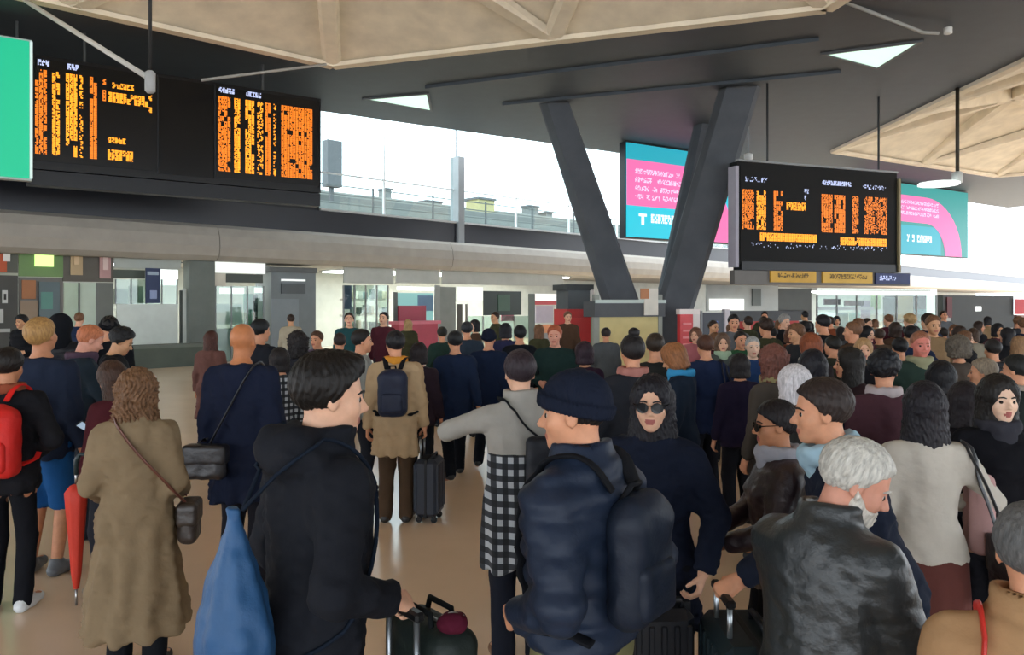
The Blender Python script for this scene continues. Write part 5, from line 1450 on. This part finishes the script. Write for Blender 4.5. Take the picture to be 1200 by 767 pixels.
person('a56', 815, 384, 12.0, 150, 'far woman in a pink coat behind the red totem', 'stand', ('coat', 'a8656c'), ('trousers', '303036'), ('bob', '6a4634'), 'fair', 'f')
person('a57', 710, 384, 13.0, 0, 'far man in a grey jacket left of the yellow kiosk', 'stand', ('jacket', '53585c'), ('trousers', '25262a'), ('short', '2a2422'), 'warm')

# ------------------------------------------------------------------ more of the crowd before the right shop units and at the back
TOPS = [('jacket', 'jacket'), ('coat', 'coat'), ('puffer', 'puffer jacket'), ('coat', 'coat')]
COLS = [('black', '17181c'), ('navy', '1e2840'), ('charcoal', '2d2f34'), ('brown', '4a382c'), ('wine', '4a222c'), ('olive', '3f402c'), ('grey', '62656a'), ('tan', '8a7154'), ('teal', '23484c'), ('cream', 'a39b88'), ('rust', '7a4028')]
HAIRS = [('black', '17161a'), ('dark brown', '2e211b'), ('light brown', '6a4a34'), ('grey', '8a8986'), ('fair', 'a5875e')]
cr = random.Random(11)
used = set()
spots = []
for Y, xs in ((9.2, (838, 893, 932, 1002, 1066, 1098, 1136)), (10.8, (858, 915, 962, 1020, 1048, 1090, 1130, 1180)), (13.2, (836, 876, 943, 1000, 1062, 1120, 1172, 1198)),
              (16.5, (852, 890, 918, 968, 1012, 1045, 1082, 1152, 1190)), (20.5, (866, 900, 940, 980, 1028, 1070, 1110, 1160)),
              (14.5, (20, 95, 412, 446, 560, 634)), (17.5, (338, 480, 584, 668))):
    for x in xs:
        spots.append((x + cr.uniform(-5, 5), Y + cr.uniform(-.5, .5)))
taken = [(r_['M'].translation.x, r_['M'].translation.y) for r_ in PEOPLE.values()]
for i, (x, Y) in enumerate(spots):
    while any(math.hypot((x - 600) / FPX * Y - a, Y - b) < .75 for a, b in taken): Y += .2
    taken.append(((x - 600) / FPX * Y, Y))
    sex = cr.choice('mf')
    for _ in range(400):
        tk, tn = cr.choice(TOPS); cn, cc = cr.choice(COLS[:7] if cr.random() < .75 else COLS); hn, hcol = cr.choice(HAIRS[:3] if cr.random() < .7 else HAIRS)
        if (sex, tn, cn, hn) not in used: break
    used.add((sex, tn, cn, hn))
    where = 'near the right shop units' if x > 800 else ('near the left shopfronts' if x < 300 else 'near the middle shopfronts')
    hgt = cr.uniform(1.66, 1.84) if sex == 'm' else cr.uniform(1.55, 1.70)
    hk = cr.choice(('short', 'short', 'crop', 'curly')) if sex == 'm' else cr.choice(('bob', 'medium', 'long', 'bob'))
    person('f%d' % i, x, HORIZ + (CAM_H - hgt) * FPX / Y, Y, cr.choice((0, 10, -15, 25, 170, -160, 90)) + cr.uniform(-12, 12),
           '%s with %s hair in a %s %s %s' % ('man' if sex == 'm' else 'woman', hn, cn, tn, where), cr.choice(('stand', 'stand_left', 'stand_up', 'pockets')),
           (tk, cc), ('trousers', cr.choice(('17181c', '22242c', '2b2c30'))), (hk, hcol), cr.choice(('warm', 'fair', 'olive')), sex)

# ------------------------------------------------------------------ what they carry
# blue drawstring bag on the hooded man's back
def drawstring(rec):
    root = thing_from(rec, 'drawstring_bag', 'blue nylon drawstring bag hanging on the back of the hooded man', 'bag', (.02, -.25, .82))
    tab = [(.825, .03), (.84, .065), (.87, .10), (.93, .122), (1.02, .118), (1.12, .092), (1.22, .056), (1.29, .028), (1.325, .02), (1.35, .028)]
    zs = np.array([t[0] for t in tab]); rs = np.array([t[1] for t in tab])
    c = np.array([.03, -.245], np.float32)
    def fn(p):
        r = np.interp(p[:, 2], zs, rs)
        x, y = p[:, 0] - c[0], p[:, 1] - c[1]
        a = np.arctan2(y, x)
        k = np.sqrt((x / 1.12) ** 2 + (y / .82) ** 2)
        d = (k - r * (1 + .05 * np.sin(a * 9 + p[:, 2] * 4) * np.clip((p[:, 2] - .8) * 3, .2, 1))) * .8
        return smax(smax(d, .825 - p[:, 2], .03), p[:, 2] - 1.35, .01) + .004 * wav(p, 38, .4)
    w_sdf(rec, 'bag_body', fn, (-.2, -.5, .7), (.3, -.05, 1.4), .0085, mat('nylon', '2b527c', .5), root)
    for sd in (-1, 1):
        strap_on(root, rec, [(.05, -.25, 1.33), (.04 + sd * .06, -.17, 1.44), (sd * .10, -.05, 1.525), (sd * .13, .08, 1.47), (sd * .165, .12, 1.25), (sd * .19, .03, 1.0), (.05 + sd * .10, -.2, .90)], .007, mat('fabric', '141c28'), 'drawstring')
drawstring(R1)
backpack(R2, 'dark navy backpack on the navy padded jacket of the man in olive trousers', '141d2c', (.135, .06, .185), (.03, -.195, 1.20), .010)
backpack(R8, 'bright red backpack on the man in white shoes', 'c8241f', (.155, .09, .22), (.02, -.24, 1.16), .012, straps='c8241f', trim='b01c1a')
backpack(R19, 'navy blue backpack on the beige coat', '1c2338', (.135, .075, .20), (0, -.235, 1.20), .013)

# checked shirt knotted at the waist of the man in grey
def checked(rec):
    s = rec['s']
    tab = np.array([[.56, .215, .175, -.01], [.75, .215, .165, -.012], [.95, .205, .155, -.012], [1.05, .185, .14, 0], [1.22, .185, .14, .004], [1.3, .19, .13, 0]], np.float32)
    def fn(p):
        a = np.arctan2(p[:, 1], p[:, 0])
        d = trunk(p, tab, .56, 1.20, 0, 0, 2.2)
        d = d + .010 * np.sin(a * 9 + p[:, 2] * 2) * np.clip((1.1 - p[:, 2]) * 2, 0, 1)
        return smax(d, .56 + .05 * np.sin(a * 3) - p[:, 2], .02)
    V, Q = nets(fn, (-.32, -.3, .45), (.32, .3, 1.3), .012)
    part('checked_shirt', raw_mesh('checked_shirt', V, Q, True), mat('plaid', '111418'), rec['root'], None, 'black and white checked shirt')
checked(R3)
r = thing_from(R3, 'sling_bag', 'black sling bag with a wide strap on the man in grey', 'bag', (.12, -.16, 1.0))
w_sdf(R3, 'bag_body', lambda p: rbox(p, (.10, -.195, 1.16), (.10, .05, .15), .04) + .003 * wav(p, 40, 0), (-.05, -.3, .95), (.25, -.1, 1.36), .011, mat('nylon', '1c1f27'), r)
strap_on(r, R3, [(.10, -.15, 1.28), (.0, -.14, 1.36), (-.075, -.09, 1.475), (-.10, .0, 1.49), (-.06, .11, 1.38), (.06, .15, 1.22), (.17, .06, 1.1)], .026, mat('fabric', '17191d'))

# trench coat: cross strap, small bag, red umbrella
shoulder_bag(R7, 'small dark brown shoulder bag at the right side of the trench coat', '2e2622', (.285, .02, .87), (.055, .10, .12), [(.27, -.02, .99), (.18, -.15, 1.15), (.02, -.165, 1.34), (-.09, -.11, 1.49), (-.11, .03, 1.50), (.02, .15, 1.3), (.24, .1, 1.02)], .014, '5a2e22')
u = thing_from(R7, 'umbrella', 'folded red umbrella at the left side of the trench coat', 'umbrella', (-.30, .08, .42))
cx = np.array(R7['M'] @ Vector((-.335, .06, 0)))
zt = float((R7['M'] @ Vector((0, 0, 1.06)))[2])
g = Geo()
n = 16; V = []; F = []
prof = [(.012, .47), (.022, .55), (.034, .75), (.046, .92), (.050, .99), (.03, 1.02), (.012, 1.03)]
for rr, z in prof:
    for i in range(n):
        t = 2 * math.pi * i / n; q = rr * (1 + .18 * math.cos(t * 8))
        V.append((cx[0] + q * math.cos(t), cx[1] + q * math.sin(t), z))
for i in range(len(prof) - 1):
    for k_ in range(n):
        F.append((i * n + k_, i * n + (k_ + 1) % n, (i + 1) * n + (k_ + 1) % n, (i + 1) * n + k_))
F += [tuple(range(n))[::-1], tuple((len(prof) - 1) * n + i for i in range(n))]
mk('canopy', V, F, mat('nylon', 'c0392a'), u, True)
Geo().tube([(cx[0], cx[1], .38), (cx[0], cx[1], .47)], .006, 8).obj('tip', mat('metal', '9a9a9a'), u, smooth=True)
Geo().tube([(cx[0], cx[1], 1.03), (cx[0], cx[1], 1.10)], .008, 8).obj('shaft', mat('metal', '9a9a9a'), u, smooth=True)
Geo().tube([(cx[0], cx[1], 1.08), (cx[0], cx[1], 1.16), (cx[0] + .02, cx[1], 1.19), (cx[0] + .05, cx[1], 1.19), (cx[0] + .065, cx[1], 1.16)], .012, 8).obj('handle', mat('plastic', '1c2a2c'), u, smooth=True)

# red strap and bag of the tan coat
shoulder_bag(R6, 'red strapped bag on the person in the tan coat', '7a1f1c', (-.10, -.225, .97), (.12, .05, .11), [(-.15, -.19, 1.06), (-.15, -.15, 1.22), (-.135, -.135, 1.36), (-.115, -.07, 1.475), (-.12, .05, 1.46), (-.08, .14, 1.3), (.08, .15, 1.15), (.19, .04, 1.05), (.10, -.15, 1.03), (-.02, -.20, 1.05)], .016, 'c02a22')
# cardigan over the arm of the woman in the brown skirt, with a dark tote
r = thing_from(R40, 'cardigan', 'pale pink cardigan hung over the arm of the woman in the brown skirt', 'cardigan', (.25, .03, .88))
w_sdf(R40, 'cloth', lambda p: rbox(p, (.27, .04, 1.10), (.055, .08, .20), .04) + .012 * np.sin(p[:, 1] * 70 + p[:, 0] * 20) * .6 + .006 * wav(p, 40, .3), (.15, -.1, .85), (.4, .2, 1.36), .012, mat('fabric', 'b58f8c'), r)
shoulder_bag(R40, 'black tote bag on the right shoulder of the woman in the brown skirt', '17161b', (.305, -.18, .86), (.042, .12, .16), [(.30, -.25, 1.0), (.24, -.17, 1.25), (.165, -.06, 1.46), (.165, .0, 1.46), (.25, -.09, 1.22), (.305, -.12, 1.0)], .014, '17161b', name='tote_bag')
shoulder_bag(R31, 'large dark violet bag at the side of the navy coat and black trousers', '241f38', (.20, -.265, .96), (.15, .06, .17), [(.12, -.25, 1.1), (.14, -.16, 1.3), (.145, -.05, 1.47), (.15, .02, 1.46), (.2, -.1, 1.35), (.27, -.25, 1.1)], .014, '1a1822', name='tote_bag')
shoulder_bag(R13, 'black messenger bag at the hip of the bald man', '1c1a1f', (-.14, -.228, .87), (.13, .05, .11), [(-.14, -.17, .98), (-.02, -.165, 1.2), (.11, -.12, 1.47), (.12, .04, 1.48), (.0, .16, 1.25), (-.24, .06, 1.0), (-.24, -.12, .97)], .016, '15151a', name='messenger_bag')

# phones in the hands of the people who look down
for key, lab in (('a7', 'dark phone in the hand of the ginger haired man'), ('a8', 'dark phone in the hand of the short brown haired woman'), ('a11', 'pale phone in the hand of the man near the low stone wall'), ('a30', 'dark phone in the hand of the woman with the blue scarf'), ('elder', 'dark phone in the hands of the white haired man')):
    rec = PEOPLE[key]; A = rec['s']['R']
    c = A['grip'] + A['n'] * .034
    r = thing_from(rec, 'phone', lab, 'phone', c)
    up = A['d'] * .8 + np.array([0, 0, .8]); up = nrm(up - A['n'] * np.dot(up, A['n'])); sd = nrm(np.cross(up, A['n'])); nn = np.cross(sd, up)
    g = Geo().bevbox(-.037, .037, -.0045, .0045, -.075, .075, .003)
    g.V = [tuple(c + sd * v[0] + nn * v[1] + up * v[2]) for v in g.V]
    w_geo(rec, 'phone_case', g, mat('plastic', '1a1b1f' if key != 'a11' else 'b9bcc0', .3), r, False)
    g = Geo().box(-.033, .033, .0046, .0056, -.069, .069); g.V = [tuple(c + sd * v[0] + nn * v[1] + up * v[2]) for v in g.V]
    w_geo(rec, 'phone_screen', g, mat('emit', '9fb4c8', e=.5), r, False)

# suitcases
def grip_of(rec, k): return np.array(rec['M'] @ Vector(rec['s'][k]['grip']))
def case_at(rec, k, size, color, label, rz, dz=0.0, **kw):
    """suitcase whose pulled-out grip lies in the hand k"""
    G = grip_of(rec, k)
    hh = G[2] - .004 - size[2]
    yo = size[1] / 2 - .045
    loc = (G[0] + yo * math.sin(rz), G[1] - yo * math.cos(rz), 0)
    return suitcase(loc, rz, size, color, label, handle=hh, **kw)
case_at(R1, 'R', (.36, .24, .66), '1b2a28', 'black green suitcase with a raised handle held by the hooded man', math.radians(130), ribs=6)
case_at(R37, 'L', (.40, .25, .80), '1d2a30', 'dark teal ribbed suitcase with silver tubes held by the reaching man', math.radians(90), ribs=6, frame='a9b0b6')
case_at(R19, 'R', (.30, .22, .58), '2b303a', 'dark grey suitcase beside the man in the beige coat', math.radians(82), ribs=5)
suitcase((.565, 2.98, 0), math.radians(4), (.25, .20, .84), '15171d', 'tall black suitcase behind the padded jacket and the olive trousers', handle=0.0, ribs=5)

# travel bag stacked on the hooded man's suitcase in front of its tubes, with a small pouch on it
G = grip_of(R1, 'R'); ca = math.radians(130)
Rc = rotz(ca)
cc = np.array([G[0] + .075 * math.sin(ca), G[1] - .075 * math.cos(ca), .66])
def cl(x, y, z): return cc + Rc @ np.array([x, y, z])
r = empty('travel_bag', tuple(cc), 'black travel bag stacked on the black green suitcase', 'bag')
V, Q = nets(lambda p: rbox(p, (0, -.035, .165), (.17, .085, .170), .06) + .004 * wav(p, 36, .5), (-.22, -.16, -.03), (.22, .12, .38), .010)
mk('bag_body', V @ Rc.T + cc, Q, mat('nylon', '1b2422'), r, True)
for sy in (-.075, .005):
    Geo().tube([cl(-.06, sy, .31), cl(-.05, sy, .37), cl(.07, sy, .37), cl(.09, sy, .31)], .010, 8).obj('handle', mat('fabric', '15181a'), r, smooth=True)
Geo().tube([cl(-.05, -.035, .336), cl(.14, -.035, .336)], .006, 6).obj('zip', mat('metal', '8d8d8d'), r)
pc = cl(-.115, -.035, .325)
r = empty('pouch', tuple(pc), 'small burgundy pouch lying on the black travel bag', 'pouch')
V, Q = nets(lambda p: ell(p, (0, 0, .030), (.05, .042, .032)) + .004 * wav(p, 70, .5), (-.09, -.08, -.02), (.09, .08, .09), .006)
mk('pouch_body', V + pc, Q, mat('fabric', '4a1426'), r, True)
Geo().tube([pc + (-.035, 0, .05), pc + (0, 0, .062), pc + (.035, 0, .05)], .004, 6).obj('zip', mat('metal', '8d8d8d'), r)
